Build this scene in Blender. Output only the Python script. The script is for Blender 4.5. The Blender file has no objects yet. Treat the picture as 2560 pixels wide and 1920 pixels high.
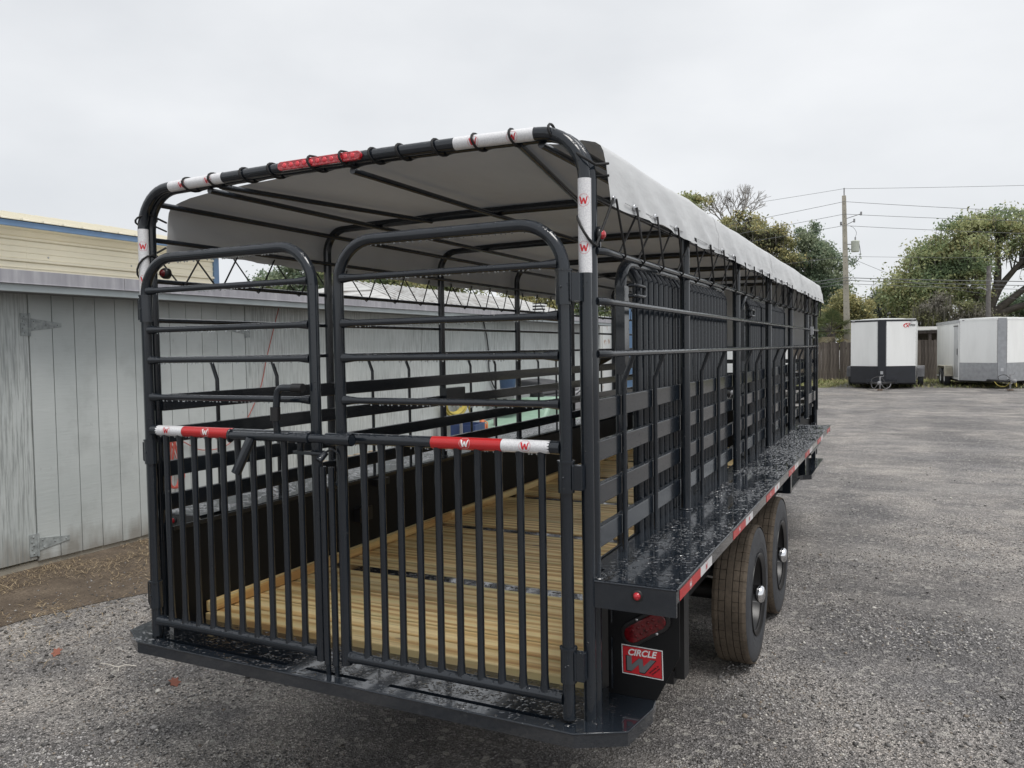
import bpy, math, random
import numpy as np
from mathutils import Vector, Matrix, noise
random.seed(7)
rng = np.random.default_rng(7)
sc = bpy.context.scene
COL = sc.collection
R = math.radians

# ------------------------------------------------------------------ camera
cam_d = bpy.data.cameras.new('camera')
cam = bpy.data.objects.new('camera', cam_d); COL.objects.link(cam)
def cam_matrix(loc, yaw, pitch, roll):
    cy, sy, cp, sp = math.cos(yaw), math.sin(yaw), math.cos(pitch), math.sin(pitch)
    f = Vector((sy*cp, cy*cp, sp)); r = Vector((cy, -sy, 0)); u = r.cross(f)
    r2 = math.cos(roll)*r + math.sin(roll)*u
    u2 = -math.sin(roll)*r + math.cos(roll)*u
    return Matrix(((r2.x, u2.x, -f.x, loc[0]), (r2.y, u2.y, -f.y, loc[1]), (r2.z, u2.z, -f.z, loc[2]), (0, 0, 0, 1)))
cam.matrix_world = cam_matrix((1.9138, -2.3945, 1.813), R(-26.21), R(-2.488), R(-0.90))
cam_d.sensor_fit = 'HORIZONTAL'; cam_d.sensor_width = 36.0
cam_d.lens = 36.0*2007.0/2560.0
cam_d.clip_start = 0.05; cam_d.clip_end = 2000
sc.camera = cam

# ------------------------------------------------------------------ world, sun, exposure
SUN_EL, SUN_AZ = R(66), R(112)     # overcast; the cloud is thinnest behind the camera, to the right
w = bpy.data.worlds.new('World'); sc.world = w; w.use_nodes = True
nt = w.node_tree; nt.nodes.clear()
out = nt.nodes.new('ShaderNodeOutputWorld'); bg = nt.nodes.new('ShaderNodeBackground')
sky = nt.nodes.new('ShaderNodeTexSky'); sky.sky_type = 'NISHITA'; sky.sun_disc = False
sky.sun_elevation = SUN_EL; sky.sun_rotation = SUN_AZ
tc = nt.nodes.new('ShaderNodeTexCoord'); mp = nt.nodes.new('ShaderNodeMapping'); mp.inputs['Scale'].default_value = (1, 1, 2.2)
n1 = nt.nodes.new('ShaderNodeTexNoise'); n1.inputs['Scale'].default_value = 2.3; n1.inputs['Detail'].default_value = 5; n1.inputs['Roughness'].default_value = .5
rp = nt.nodes.new('ShaderNodeValToRGB')
rp.color_ramp.elements[0].position = .30; rp.color_ramp.elements[0].color = (4.62, 4.74, 4.90, 1)
rp.color_ramp.elements[1].position = .68; rp.color_ramp.elements[1].color = (5.72, 5.80, 5.90, 1)
mx = nt.nodes.new('ShaderNodeMixRGB'); mx.inputs['Fac'].default_value = .95
L = nt.links.new
L(tc.outputs['Generated'], mp.inputs['Vector']); L(mp.outputs[0], n1.inputs['Vector']); L(n1.outputs['Fac'], rp.inputs['Fac'])
L(sky.outputs[0], mx.inputs[1]); L(rp.outputs[0], mx.inputs[2]); L(mx.outputs[0], bg.inputs['Color'])
bg.inputs['Strength'].default_value = .1; L(bg.outputs[0], out.inputs['Surface'])
sun_d = bpy.data.lights.new('sun', 'SUN'); sun_d.energy = 1.5; sun_d.angle = R(28); sun_d.color = (1, .97, .93)
sun = bpy.data.objects.new('sun', sun_d); COL.objects.link(sun)
sdir = Vector((math.sin(SUN_AZ)*math.cos(SUN_EL), math.cos(SUN_AZ)*math.cos(SUN_EL), math.sin(SUN_EL)))
sun.rotation_euler = (-sdir).to_track_quat('-Z', 'Y').to_euler()
sc.view_settings.view_transform = 'Standard'; sc.view_settings.look = 'None'
sc.view_settings.exposure = 0.72; sc.view_settings.gamma = 1.0; sc.view_settings.use_curve_mapping = False
sc.render.engine = 'CYCLES'
sc.cycles.max_bounces = 8; sc.cycles.transparent_max_bounces = 8

# ------------------------------------------------------------------ helpers: meshes
BED = 0.61            # height of the trailer bed above the ground
class MB:
    def __init__(s): s.v = []; s.f = []; s.s = []
    def add(s, vs, fs, smooth=False):
        o = len(s.v); s.v += [tuple(p) for p in vs]
        for f in fs: s.f.append(tuple(i+o for i in f)); s.s.append(smooth)
    def box(s, x0, x1, y0, y1, z0, z1):
        s.add([(x0,y0,z0),(x1,y0,z0),(x1,y1,z0),(x0,y1,z0),(x0,y0,z1),(x1,y0,z1),(x1,y1,z1),(x0,y1,z1)],
              [(0,3,2,1),(4,5,6,7),(0,1,5,4),(1,2,6,5),(2,3,7,6),(3,0,4,7)]); return s
    def obox(s, c, hx, hy, hz, M=None):
        M = M or Matrix.Identity(3); c = Vector(c)
        vs = [c + M @ Vector((a*hx, b*hy, d*hz)) for d in (-1,1) for a,b in ((-1,-1),(1,-1),(1,1),(-1,1))]
        s.add(vs, [(0,3,2,1),(4,5,6,7),(0,1,5,4),(1,2,6,5),(2,3,7,6),(3,0,4,7)]); return s
    def prism(s, pts, fn, d0, d1):        # polygon pts(2D), fn(a,b,d)->3D
        n = len(pts)
        A = [fn(a,b,d0) for a,b in pts]; B = [fn(a,b,d1) for a,b in pts]
        s.add(A+B, [tuple(range(n-1,-1,-1)), tuple(range(n,2*n))] + [(i,(i+1)%n,(i+1)%n+n,i+n) for i in range(n)]); return s
    def tube(s, path, r, seg=10, closed=False, caps=True, ref=None, flat=1.0):
        P = [Vector(p) for p in path]; n = len(P)
        rad = r if isinstance(r, (list, tuple)) else [r]*n
        T = []
        for i in range(n):
            if closed: t = P[(i+1)%n]-P[i-1]
            else: t = P[min(i+1,n-1)]-P[max(i-1,0)]
            T.append(t.normalized())
        a = Vector(ref) if ref else (Vector((0,0,1)) if abs(T[0].z) < .9 else Vector((1,0,0)))
        u = (a - T[0]*a.dot(T[0])).normalized(); rings = []
        for i in range(n):
            if i: 
                u = (u - T[i]*u.dot(T[i]))
                u = u.normalized() if u.length > 1e-6 else T[i].orthogonal().normalized()
            v = T[i].cross(u)
            rings.append([P[i] + (u*math.cos(2*math.pi*k/seg)*flat + v*math.sin(2*math.pi*k/seg))*rad[i] for k in range(seg)])
        vs = [p for g in rings for p in g]; fs = []
        m = n if closed else n-1
        for i in range(m):
            j = (i+1) % n
            for k in range(seg):
                l = (k+1) % seg; fs.append((i*seg+k, i*seg+l, j*seg+l, j*seg+k))
        s.add(vs, fs, True)
        if caps and not closed:
            s.add(rings[0], [tuple(range(seg-1,-1,-1))]); s.add(rings[-1], [tuple(range(seg))])
        return s
    def revolve(s, prof, c, axis='x', seg=48, smooth=True, close=False):   # prof: (along axis, radius)
        c = Vector(c); vs = []; n = len(prof)
        for k in range(seg):
            a = 2*math.pi*k/seg
            for h, r in prof:
                d = (h, r*math.cos(a), r*math.sin(a)) if axis == 'x' else ((r*math.cos(a), h, r*math.sin(a)) if axis == 'y' else (r*math.cos(a), r*math.sin(a), h))
                vs.append(c+Vector(d))
        fs = []
        for k in range(seg):
            j = (k+1) % seg
            for i in range(n-1 if not close else n):
                i2 = (i+1) % n
                fs.append((k*n+i, k*n+i2, j*n+i2, j*n+i))
        s.add(vs, fs, smooth); return s
    def ball(s, c, r, seg=10, rings=6, sc_=(1,1,1)):
        c = Vector(c); vs = []; fs = []
        for i in range(rings+1):
            t = math.pi*i/rings
            for k in range(seg):
                a = 2*math.pi*k/seg
                vs.append(c+Vector((r*sc_[0]*math.sin(t)*math.cos(a), r*sc_[1]*math.sin(t)*math.sin(a), r*sc_[2]*math.cos(t))))
        for i in range(rings):
            for k in range(seg):
                l = (k+1) % seg; fs.append((i*seg+k, (i+1)*seg+k, (i+1)*seg+l, i*seg+l))
        s.add(vs, fs, True); return s
    def mesh(s, name, mat):
        me = bpy.data.meshes.new(name); me.from_pydata(s.v, [], s.f)
        me.polygons.foreach_set('use_smooth', s.s); me.materials.append(mat); me.update(); return me
    def build(s, name, mat, parent=None, loc=(0,0,0), bevel=0):
        return put(s.mesh(name, mat), name, parent, loc, bevel)
def put(me, name, parent=None, loc=(0,0,0), bevel=0, rot=None):
    o = bpy.data.objects.new(name, me); COL.objects.link(o)
    o.parent = parent; o.location = loc
    if rot: o.rotation_euler = rot
    if bevel:
        b = o.modifiers.new('bevel', 'BEVEL'); b.width = bevel; b.segments = 2; b.limit_method = 'ANGLE'; b.angle_limit = R(40)
    return o
def tag(o, label=None, cat=None, group=None, kind=None):
    if label: o['label'] = label
    if cat: o['category'] = cat
    if group: o['group'] = group
    if kind: o['kind'] = kind
    return o
def thing(name, label, cat, loc=(0,0,0), rz=0, group=None):
    o = bpy.data.objects.new(name, None); COL.objects.link(o); o.empty_display_size = .2
    o.location = loc; o.rotation_euler = (0,0,rz)
    return tag(o, label, cat, group)
def fillet(pts, rads, n=8):
    P = [Vector(p) for p in pts]; out = [P[0]]
    for i in range(1, len(P)-1):
        r = rads[i-1] if isinstance(rads, (list, tuple)) else rads
        a = (P[i-1]-P[i]).normalized(); b = (P[i+1]-P[i]).normalized()
        ang = a.angle(b); d = r/math.tan(ang/2)
        p0 = P[i]+a*d; p1 = P[i]+b*d; c = P[i]+(a+b).normalized()*(r/math.sin(ang/2))
        v0 = p0-c; v1 = p1-c; th = v0.angle(v1)
        for k in range(n+1):
            t = k/n
            out.append(c + (v0*math.sin((1-t)*th)+v1*math.sin(t*th))/math.sin(th))
    out.append(P[-1]); return out
def lin(a, b, n): return [Vector(a).lerp(Vector(b), i/n) for i in range(n+1)]

# ------------------------------------------------------------------ helpers: materials
class NT:
    def __init__(s, name):
        s.m = bpy.data.materials.new(name); s.m.use_nodes = True; s.t = s.m.node_tree
        s.b = s.t.nodes['Principled BSDF']; s.out = s.t.nodes['Material Output']
    def n(s, typ, **kw):
        nd = s.t.nodes.new('ShaderNode'+typ)
        for k, v in kw.items():
            if k in nd.inputs.keys(): 
                nd.inputs[k].default_value = v
            else: setattr(nd, k, v)
        return nd
    def l(s, a, b): s.t.links.new(a, b)
    def coord(s, kind='Object', scale=(1,1,1)):
        if kind == 'World': o = s.n('NewGeometry').outputs['Position']
        else: o = s.n('TexCoord').outputs[kind]
        m = s.n('Mapping'); m.inputs['Scale'].default_value = scale; s.l(o, m.inputs['Vector']); return m.outputs[0]
    def noise(s, vec, scale, detail=3, rough=.5):
        n = s.n('TexNoise'); n.inputs['Scale'].default_value = scale; n.inputs['Detail'].default_value = detail; n.inputs['Roughness'].default_value = rough
        s.l(vec, n.inputs['Vector']); return n.outputs['Fac']
    def ramp(s, fac, stops):
        r = s.n('ValToRGB'); e = r.color_ramp.elements
        while len(e) < len(stops): e.new(.5)
        for el, (p, c) in zip(e, stops):
            el.position = p; el.color = (c[0], c[1], c[2], 1) if isinstance(c, (tuple, list)) else (c, c, c, 1)
        s.l(fac, r.inputs['Fac']); return r.outputs['Color']
    def mix(s, fac, a, b, mode='MIX'):
        m = s.n('MixRGB'); m.blend_type = mode
        for i, v in ((0, fac), (1, a), (2, b)):
            if hasattr(v, 'links') or hasattr(v, 'is_linked'): s.l(v, m.inputs[i])
            elif i == 0: m.inputs[0].default_value = v
            else: m.inputs[i].default_value = (*v, 1) if len(v) == 3 else v
        return m.outputs[0]
    def math(s, op, a, b=None, c=None):
        m = s.n('Math'); m.operation = op
        for i, v in enumerate((a, b, c)):
            if v is None: continue
            if hasattr(v, 'is_linked'): s.l(v, m.inputs[i])
            else: m.inputs[i].default_value = v
        return m.outputs[0]
    def bump(s, h, strength=.5, dist=.01, normal=None):
        b = s.n('Bump'); b.inputs['Strength'].default_value = strength; b.inputs['Distance'].default_value = dist
        s.l(h, b.inputs['Height'])
        if normal: s.l(normal, b.inputs['Normal'])
        return b.outputs[0]
    def set(s, col=None, rough=None, metal=None, spec=None, normal=None, **kw):
        I = s.b.inputs
        def put_(k, v):
            if v is None: return
            if hasattr(v, 'is_linked'): s.l(v, I[k])
            else: I[k].default_value = (*v, 1) if isinstance(v, (tuple, list)) and len(v) == 3 else v
        put_('Base Color', col); put_('Roughness', rough); put_('Metallic', metal); put_('Specular IOR Level', spec); put_('Normal', normal)
        for k, v in kw.items(): put_(k, v)
        return s.m
def simple(name, col, rough=.6, metal=0, var=.12, scale=6, bump=0, bscale=80):
    t = NT(name); v = t.coord('Object')
    n = t.noise(v, scale, 4)
    c = t.mix(t.ramp(n, [(.3, 0), (.7, 1)]), tuple(x*(1-var) for x in col), tuple(min(1, x*(1+var)) for x in col))
    nm = t.bump(t.noise(v, bscale, 3), bump, .004) if bump else None
    return t.set(c, rough, metal, normal=nm)

def wet_paint(name, col, rough, beads=1.0, size=75.0, streak=(1, 1, 1), coat=.1):
    """dark enamel with rain beads: many on faces that look up, few on upright faces"""
    t = NT(name)
    g = t.n('NewGeometry'); sep = t.n('SeparateXYZ'); t.l(g.outputs['Normal'], sep.inputs[0])
    up = t.n('MapRange'); up.inputs['From Min'].default_value = .35; up.inputs['From Max'].default_value = .8; t.l(sep.outputs['Z'], up.inputs['Value'])
    up = up.outputs[0]
    pos = t.coord('World', streak)
    wob = t.n('TexNoise'); wob.inputs['Scale'].default_value = 55; wob.inputs['Detail'].default_value = 2; t.l(pos, wob.inputs['Vector'])
    vm = t.n('VectorMath'); vm.operation = 'MULTIPLY_ADD'; t.l(wob.outputs['Color'], vm.inputs[0]); vm.inputs[1].default_value = (.014, .014, .014); t.l(pos, vm.inputs[2])
    def drops(scale, lo, hi, keep):
        vo = t.n('TexVoronoi'); vo.inputs['Scale'].default_value = scale; t.l(vm.outputs[0], vo.inputs['Vector'])
        cs = t.n('SeparateColor'); t.l(vo.outputs['Color'], cs.inputs[0])
        rad = t.math('MULTIPLY_ADD', cs.outputs[0], hi-lo, lo)
        k = t.math('GREATER_THAN', cs.outputs[1], 1-keep)
        q = t.math('DIVIDE', vo.outputs['Distance'], rad)
        h = t.math('SUBTRACT', 1, t.math('MULTIPLY', q, q)); h = t.math('MAXIMUM', h, 0)
        return t.math('MULTIPLY', t.math('SQRT', h), k)
    a = t.math('MULTIPLY', drops(size, .25, .62, .62), up)
    b = drops(95, .12, .3, .10)
    h = t.math('ADD', a, t.math('MULTIPLY', b, .5))
    nm = t.bump(h, min(1, .9*beads), .006*beads)
    big = t.noise(t.coord('World'), 3.5, 4)
    c = t.mix(t.ramp(big, [(.3, 0), (.7, 1)]), tuple(x*.85 for x in col), tuple(x*1.15 for x in col))
    rr = t.math('MULTIPLY_ADD', big, .1, rough-.05)
    t.l(nm, t.b.inputs['Coat Normal'])
    return t.set(c, rr, 0, .55, nm, **{'Coat Weight': coat, 'Coat Roughness': .04, 'Coat IOR': 1.55})

M = {}
M['paint'] = wet_paint('charcoal_enamel', (.0125, .0165, .0225), .15)
M['fender'] = wet_paint('charcoal_enamel_wet', (.0125, .0165, .0225), .10, .3, 62, (.55, 1.3, 1), .6)
M['bumper'] = wet_paint('charcoal_enamel_puddled', (.0125, .0165, .0225), .10, .3, 48, (1.0, 1.0, 1), .7)
M['panel'] = simple('charcoal_panel', (.0085, .0088, .0098), .55, 0, .2, 3)
M['panel'].node_tree.nodes['Principled BSDF'].inputs['Specular IOR Level'].default_value = .22
M['frame'] = simple('chassis_black', (.009, .009, .01), .5, 0, .3, 5)
M['chrome'] = simple('chrome', (.82, .83, .85), .08, 1, .03)
M['zinc'] = simple('zinc', (.55, .56, .58), .35, .9, .1)
M['rope'] = simple('black_rope', (.016, .016, .017), .75, 0, .3, 60, .4, 300)
M['black'] = simple('black_plastic', (.012, .012, .013), .35, 0, .2)
M['rubber'] = simple('rubber_sidewall', (.038, .041, .047), .55, 0, .25, 14, .25, 120)
M['bead'] = NT('rain_bead').set((.02, .022, .026), .03, 0, 1.0, **{'Coat Weight': 1.0, 'Coat Roughness': .02, 'Coat IOR': 1.9})
M['drop'] = NT('water').set((.9, .93, .95), .02, 0, .5, **{'Transmission Weight': .92, 'IOR': 1.33})
def make_red_lens():
    t = NT('red_lens'); v = t.coord('Object')
    vo = t.n('TexVoronoi'); vo.inputs['Scale'].default_value = 95; t.l(v, vo.inputs['Vector'])
    c = t.mix(t.ramp(vo.outputs['Distance'], [(.1, 0), (.6, 1)]), (.62, .03, .045), (.36, .006, .014))
    return t.set(c, .12, 0, .6, t.bump(vo.outputs['Distance'], .6, .004), **{'Coat Weight': .6})
M['lens'] = make_red_lens()
M['lens_dark'] = simple('dark_red_lens', (.11, .003, .006), .12, 0, .5, 90)
M['led'] = simple('led_red', (.75, .06, .08), .15, 0, .1)
def make_tape(name, a, b, sc_=420):
    t = NT(name); v = t.coord('World')
    vo = t.n('TexVoronoi'); vo.inputs['Scale'].default_value = sc_; t.l(v, vo.inputs['Vector'])
    c = t.mix(t.ramp(vo.outputs['Distance'], [(.35, 0), (.62, 1)]), a, b)
    return t.set(c, .3, 0, .5, t.bump(t.noise(v, 160, 2), .12, .002), **{'Coat Weight': .3})
M['tape_white'] = make_tape('white_reflective_tape', (.78, .78, .79), (.65, .65, .67), 260)
M['tape_red'] = make_tape('red_reflective_tape', (.56, .018, .02), (.45, .012, .014))
M['ink_red'] = simple('red_ink', (.58, .02, .03), .35)
M['ink_white'] = simple('white_ink', (.82, .82, .82), .35, 0, .02)
M['ink_black'] = simple('black_ink', (.012, .012, .012), .4)
M['ink_grey'] = simple('grey_ink', (.15, .16, .17), .4)
def make_wood():
    t = NT('treated_pine'); v = t.coord('Object'); oi = t.n('ObjectInfo')
    off = t.n('VectorMath'); off.operation = 'MULTIPLY_ADD'
    cx = t.n('CombineXYZ'); t.l(oi.outputs['Random'], cx.inputs[0]); t.l(oi.outputs['Random'], cx.inputs[2])
    t.l(cx.outputs[0], off.inputs[0]); off.inputs[1].default_value = (37, 0, 53); t.l(v, off.inputs[2])
    m1 = t.n('Mapping'); m1.inputs['Scale'].default_value = (1.1, 13, 13); t.l(off.outputs[0], m1.inputs['Vector'])
    d = t.noise(m1.outputs[0], 1.0, 3, .6)
    wv = t.n('TexWave'); wv.wave_type = 'BANDS'; wv.bands_direction = 'Y'; wv.inputs['Scale'].default_value = .32; wv.inputs['Distortion'].default_value = 14; wv.inputs['Detail'].default_value = 2; wv.inputs['Detail Scale'].default_value = .7
    t.l(m1.outputs[0], wv.inputs['Vector'])
    m2 = t.n('Mapping'); m2.inputs['Scale'].default_value = (1.1, 60, 60); t.l(off.outputs[0], m2.inputs['Vector'])
    fine = t.noise(m2.outputs[0], 1, 3)
    ms_ = t.n('Mapping'); ms_.inputs['Scale'].default_value = (.9, 38, 38); t.l(off.outputs[0], ms_.inputs['Vector'])
    gr_ = t.noise(ms_.outputs[0], 1.0, 4, .6)
    bd_ = t.n('Mapping'); bd_.inputs['Scale'].default_value = (.8, 3.2, 3.2); t.l(off.outputs[0], bd_.inputs['Vector'])
    g_ = t.math('ADD', t.math('MULTIPLY', wv.outputs['Fac'], .34), t.math('MULTIPLY', gr_, .62))
    g_ = t.math('ADD', g_, t.math('MULTIPLY', t.noise(bd_.outputs[0], 1.0, 3), .30))
    c = t.ramp(g_, [(.44, (.52, .29, .095)), (.56, (.74, .50, .19)), (.74, (.90, .70, .34)), (.98, (.88, .74, .42))])
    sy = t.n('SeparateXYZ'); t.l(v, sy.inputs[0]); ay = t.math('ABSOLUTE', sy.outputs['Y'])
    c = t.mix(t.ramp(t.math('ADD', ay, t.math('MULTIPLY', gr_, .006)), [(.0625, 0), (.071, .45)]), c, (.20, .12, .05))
    c = t.mix(t.ramp(fine, [(.30, .55), (.45, 0)]), c, (.42, .24, .09))
    c = t.mix(t.ramp(d, [(.52, 0), (.75, .55)]), c, (.52, .52, .24))
    m3 = t.n('Mapping'); m3.inputs['Scale'].default_value = (2.2, 5.2, 1); t.l(off.outputs[0], m3.inputs['Vector'])
    kn = t.n('TexVoronoi'); kn.inputs['Scale'].default_value = 1.0; t.l(m3.outputs[0], kn.inputs['Vector'])
    c = t.mix(t.ramp(kn.outputs['Distance'], [(.0, .9), (.05, .75), (.085, 0)]), c, (.16, .10, .055))
    hv = t.n('HueSaturation'); hv.inputs['Saturation'].default_value = .95; t.l(t.math('MULTIPLY_ADD', oi.outputs['Random'], .30, .90), hv.inputs['Value']); t.l(c, hv.inputs['Color'])
    return t.set(hv.outputs[0], .5, 0, .4, t.bump(fine, .25, .003))
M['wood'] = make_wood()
def make_tarp():
    t = NT('grey_vinyl_tarp'); v = t.coord('Object')
    n = t.noise(v, 2.2, 5); f = t.noise(v, 30, 3)
    c = t.mix(t.ramp(n, [(.3, 0), (.7, 1)]), (.49, .50, .51), (.57, .58, .585))
    t.set(c, .55, 0, .35, t.bump(t.noise(t.coord('Object', (3, 1.2, 3)), 4, 4), .35, .02))
    tr = t.n('BsdfTranslucent'); tr.inputs['Color'].default_value = (.44, .46, .50, 1)
    ms = t.n('MixShader'); ms.inputs[0].default_value = .035
    t.l(t.b.outputs[0], ms.inputs[1]); t.l(tr.outputs[0], ms.inputs[2]); t.l(ms.outputs[0], t.out.inputs['Surface'])
    return t.m
M['tarp'] = make_tarp()
def make_tread():
    t = NT('dusty_tread'); v = t.coord('Object')
    n = t.noise(v, 9, 4); n2 = t.noise(t.coord('Object', (1, 1, 1)), 70, 3)
    c = t.mix(t.ramp(n, [(.3, 0), (.7, 1)]), (.10, .081, .062), (.165, .133, .102))
    c = t.mix(t.ramp(n2, [(.45, 0), (.75, .5)]), c, (.048, .042, .038))
    return t.set(c, .85, 0, .2, t.bump(n2, .3, .004))
M['tread'] = make_tread()
def make_gravel():
    t = NT('crushed_asphalt_gravel'); v = t.coord('World')
    patch = t.noise(v, .55, 5, .6); patch2 = t.noise(v, 2.1, 4, .6)
    vo = t.n('TexVoronoi'); vo.inputs['Scale'].default_value = 120; t.l(v, vo.inputs['Vector'])
    vb = t.n('TexVoronoi'); vb.inputs['Scale'].default_value = 33; t.l(v, vb.inputs['Vector'])
    s1 = t.n('SeparateColor'); t.l(vo.outputs['Color'], s1.inputs[0]); s2 = t.n('SeparateColor'); t.l(vb.outputs['Color'], s2.inputs[0])
    base = t.mix(t.ramp(patch, [(.34, 0), (.66, 1)]), (.180, .173, .172), (.345, .315, .285))
    base = t.mix(t.ramp(patch2, [(.36, .75), (.58, 0)]), base, (.125, .120, .121))
    wet = t.noise(t.coord('World', (.55, .42, 1)), 1.0, 4, .55)
    base = t.mix(t.ramp(wet, [(.40, .62), (.54, 0)]), base, (.085, .081, .082))
    c = t.mix(1.0, base, t.ramp(s1.outputs[0], [(0, .40), (.5, .97), (.85, 1.5), (1, 2.7)]), 'MULTIPLY')
    c = t.mix(t.ramp(s2.outputs[0], [(.90, 0), (.97, .6)]), c, (.48, .46, .42))
    far = t.noise(t.coord('World', (.22, 1.4, 1)), 1.1, 5, .65)
    c = t.mix(t.ramp(far, [(.50, 0), (.78, .6)]), c, (.41, .385, .355))
    h = t.math('ADD', t.math('MULTIPLY', vo.outputs['Distance'], 1.0), t.math('MULTIPLY', vb.outputs['Distance'], .9))
    h = t.math('ADD', h, t.math('MULTIPLY', patch2, 1.2))
    return t.set(c, .62, 0, .4, t.bump(h, .9, .014))
M['gravel'] = make_gravel()
def make_attr(name, rough=.6, attr='tint', trans=0):
    t = NT(name); a = t.n('Attribute'); a.attribute_name = attr
    t.set(a.outputs['Color'], rough, 0, .35)
    if trans:
        tr = t.n('BsdfTranslucent'); t.l(a.outputs['Color'], tr.inputs['Color'])
        ms = t.n('MixShader'); ms.inputs[0].default_value = trans
        t.l(t.b.outputs[0], ms.inputs[1]); t.l(tr.outputs[0], ms.inputs[2]); t.l(ms.outputs[0], t.out.inputs['Surface'])
    return t.m
M['stone'] = make_attr('loose_stones', .6)
M['leaf'] = make_attr('foliage', .6, trans=.42)
M['straw'] = make_attr('straw', .8)
def make_dirt():
    t = NT('brown_dirt'); v = t.coord('World')
    n = t.noise(v, 3, 6, .65); f = t.noise(v, 60, 4, .6)
    c = t.ramp(n, [(.3, (.085, .066, .05)), (.5, (.135, .106, .08)), (.7, (.20, .158, .118))])
    c = t.mix(t.ramp(f, [(.4, .6), (.6, 0)]), c, (.07, .055, .042))
    return t.set(c, .9, 0, .2, t.bump(f, .8, .012))
M['dirt'] = make_dirt()
def make_grass():
    t = NT('thin_grass_soil'); v = t.coord('World')
    n = t.noise(v, 1.4, 5, .6)
    c = t.ramp(n, [(.3, (.17, .14, .09)), (.55, (.16, .17, .07)), (.75, (.24, .24, .12))])
    return t.set(c, .9, 0, .2, t.bump(t.noise(v, 40, 3), .6, .02))
M['turf'] = make_grass()
def make_siding(name, streaks):
    t = NT(name); v = t.coord('Object')
    big = t.noise(v, 1.2, 4)
    c = t.mix(t.ramp(big, [(.3, 0), (.7, 1)]), (.45, .485, .48), (.56, .59, .58))
    bl = t.noise(v, 2.7, 5, .62)
    c = t.mix(t.ramp(bl, [(.52, 0), (.74, .5)]), c, (.34, .36, .35))
    sz = t.n('SeparateXYZ'); t.l(v, sz.inputs[0])
    spl = t.math('SUBTRACT', t.math('MULTIPLY', t.noise(t.coord('Object', (1, 7, 2)), 1, 4), .55), sz.outputs['Z'])
    c = t.mix(t.ramp(spl, [(.0, 0), (.22, .65)]), c, (.17, .145, .115))
    if streaks:
        st = t.noise(t.coord('Object', (6, 34, 1.6)), 1.6, 4, .65)
        pt = t.noise(v, .9, 2)
        k = t.mix(1.0, t.ramp(st, [(.46, 0), (.60, .7)]), t.ramp(pt, [(.3, .25), (.6, 1)]), 'MULTIPLY')
        c = t.mix(k, c, (.22, .235, .23)); 
        c = t.mix(t.ramp(t.noise(t.coord('Object', (6, 26, 1.1)), 1.3, 3), [(.55, 0), (.75, .4)]), c, (.60, .62, .59))
        hgt = st
    else:
        sp = t.noise(t.coord('Object', (8, 16, 9)), 1.0, 4, .6)
        c = t.mix(t.ramp(sp, [(.66, 0), (.76, .6)]), c, (.30, .31, .31))
        hgt = t.noise(t.coord('Object', (3, 4, 42)), 1.0, 4, .6)
    return t.set(c, .7, 0, .3, t.bump(hgt, .3, .006))
M['board'] = make_siding('painted_grooved_siding', False)
M['ply'] = make_siding('weathered_plywood', True)
M['trim'] = simple('painted_fascia', (.44, .485, .495), .6, 0, .12, 3, .15, 30)
def make_flash():
    t = NT('weathered_flashing'); v = t.coord('Object', (1, 9, 1.2))
    n = t.noise(v, 1.6, 5, .6)
    return t.set(t.ramp(n, [(.3, (.30, .295, .32)), (.55, (.37, .365, .39)), (.75, (.48, .475, .49))]), .5, .25)
M['flash'] = make_flash()
M['hinge'] = simple('painted_hinge', (.30, .325, .325), .55, 0, .3, 25)
M['soffit'] = simple('soffit', (.16, .165, .17), .8)
M['beige'] = simple('cream_metal_siding', (.86, .80, .64), .45, 0, .05, 1.2)
M['beige_roof'] = simple('cream_roof_sheet', (.66, .62, .50), .5, 0, .05, 1.2)
M['blue'] = simple('blue_trim', (.13, .22, .36), .45, 0, .08)
def make_roofmetal():
    t = NT('old_metal_roof'); v = t.coord('Object', (1.2, 5, 1))
    n = t.noise(v, 1.4, 5, .65)
    return t.set(t.ramp(n, [(.3, (.30, .28, .26)), (.5, (.50, .50, .49)), (.7, (.62, .62, .61))]), .5, .2)
M['roofmetal'] = make_roofmetal()
def make_white_panel(name, col):
    t = NT(name); v = t.coord('Object', (1.6, 1.6, .35)); n = t.noise(v, 1.5, 5, .6)
    c = t.mix(t.ramp(n, [(.35, .35), (.6, 0)]), col, tuple(x*.78 for x in col))
    return t.set(c, .35, 0, .4)
M['white'] = make_white_panel('white_trailer_skin', (.86, .87, .86))
M['cream'] = simple('aged_white_fender', (.62, .58, .47), .5, 0, .1, 5)
M['navy'] = simple('black_trailer_skin', (.017, .019, .025), .35, 0, .15, 4)
M['alu'] = simple('diamond_plate', (.36, .37, .39), .38, .55, .12, 8, .6, 60)
M['alu_light'] = simple('aluminium_skin', (.50, .51, .53), .4, .4, .12, 3)
M['greyfend'] = simple('grey_fender', (.19, .19, .20), .45, .3, .1)
M['rustwood'] = simple('rusty_block', (.20, .12, .07), .9)
def make_fencewood():
    t = NT('old_fence_wood'); oi = t.n('ObjectInfo'); v = t.coord('Object', (9, 9, .9))
    n = t.noise(v, 2.5, 5, .65)
    c = t.ramp(n, [(.3, (.055, .046, .042)), (.55, (.105, .090, .082)), (.8, (.185, .170, .155))])
    hv = t.n('HueSaturation'); t.l(c, hv.inputs['Color']); t.l(t.math('MULTIPLY_ADD', oi.outputs['Random'], .8, .6), hv.inputs['Value'])
    return t.set(hv.outputs[0], .9, 0, .2, t.bump(n, .5, .01))
M['fence'] = make_fencewood()
M['concrete'] = simple('concrete_pole', (.36, .335, .28), .85, 0, .15, 2.5, .2, 50)
M['transformer'] = simple('transformer_paint', (.50, .53, .47), .4, 0, .06)
M['wire'] = simple('power_cable', (.12, .125, .13), .6)
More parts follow.
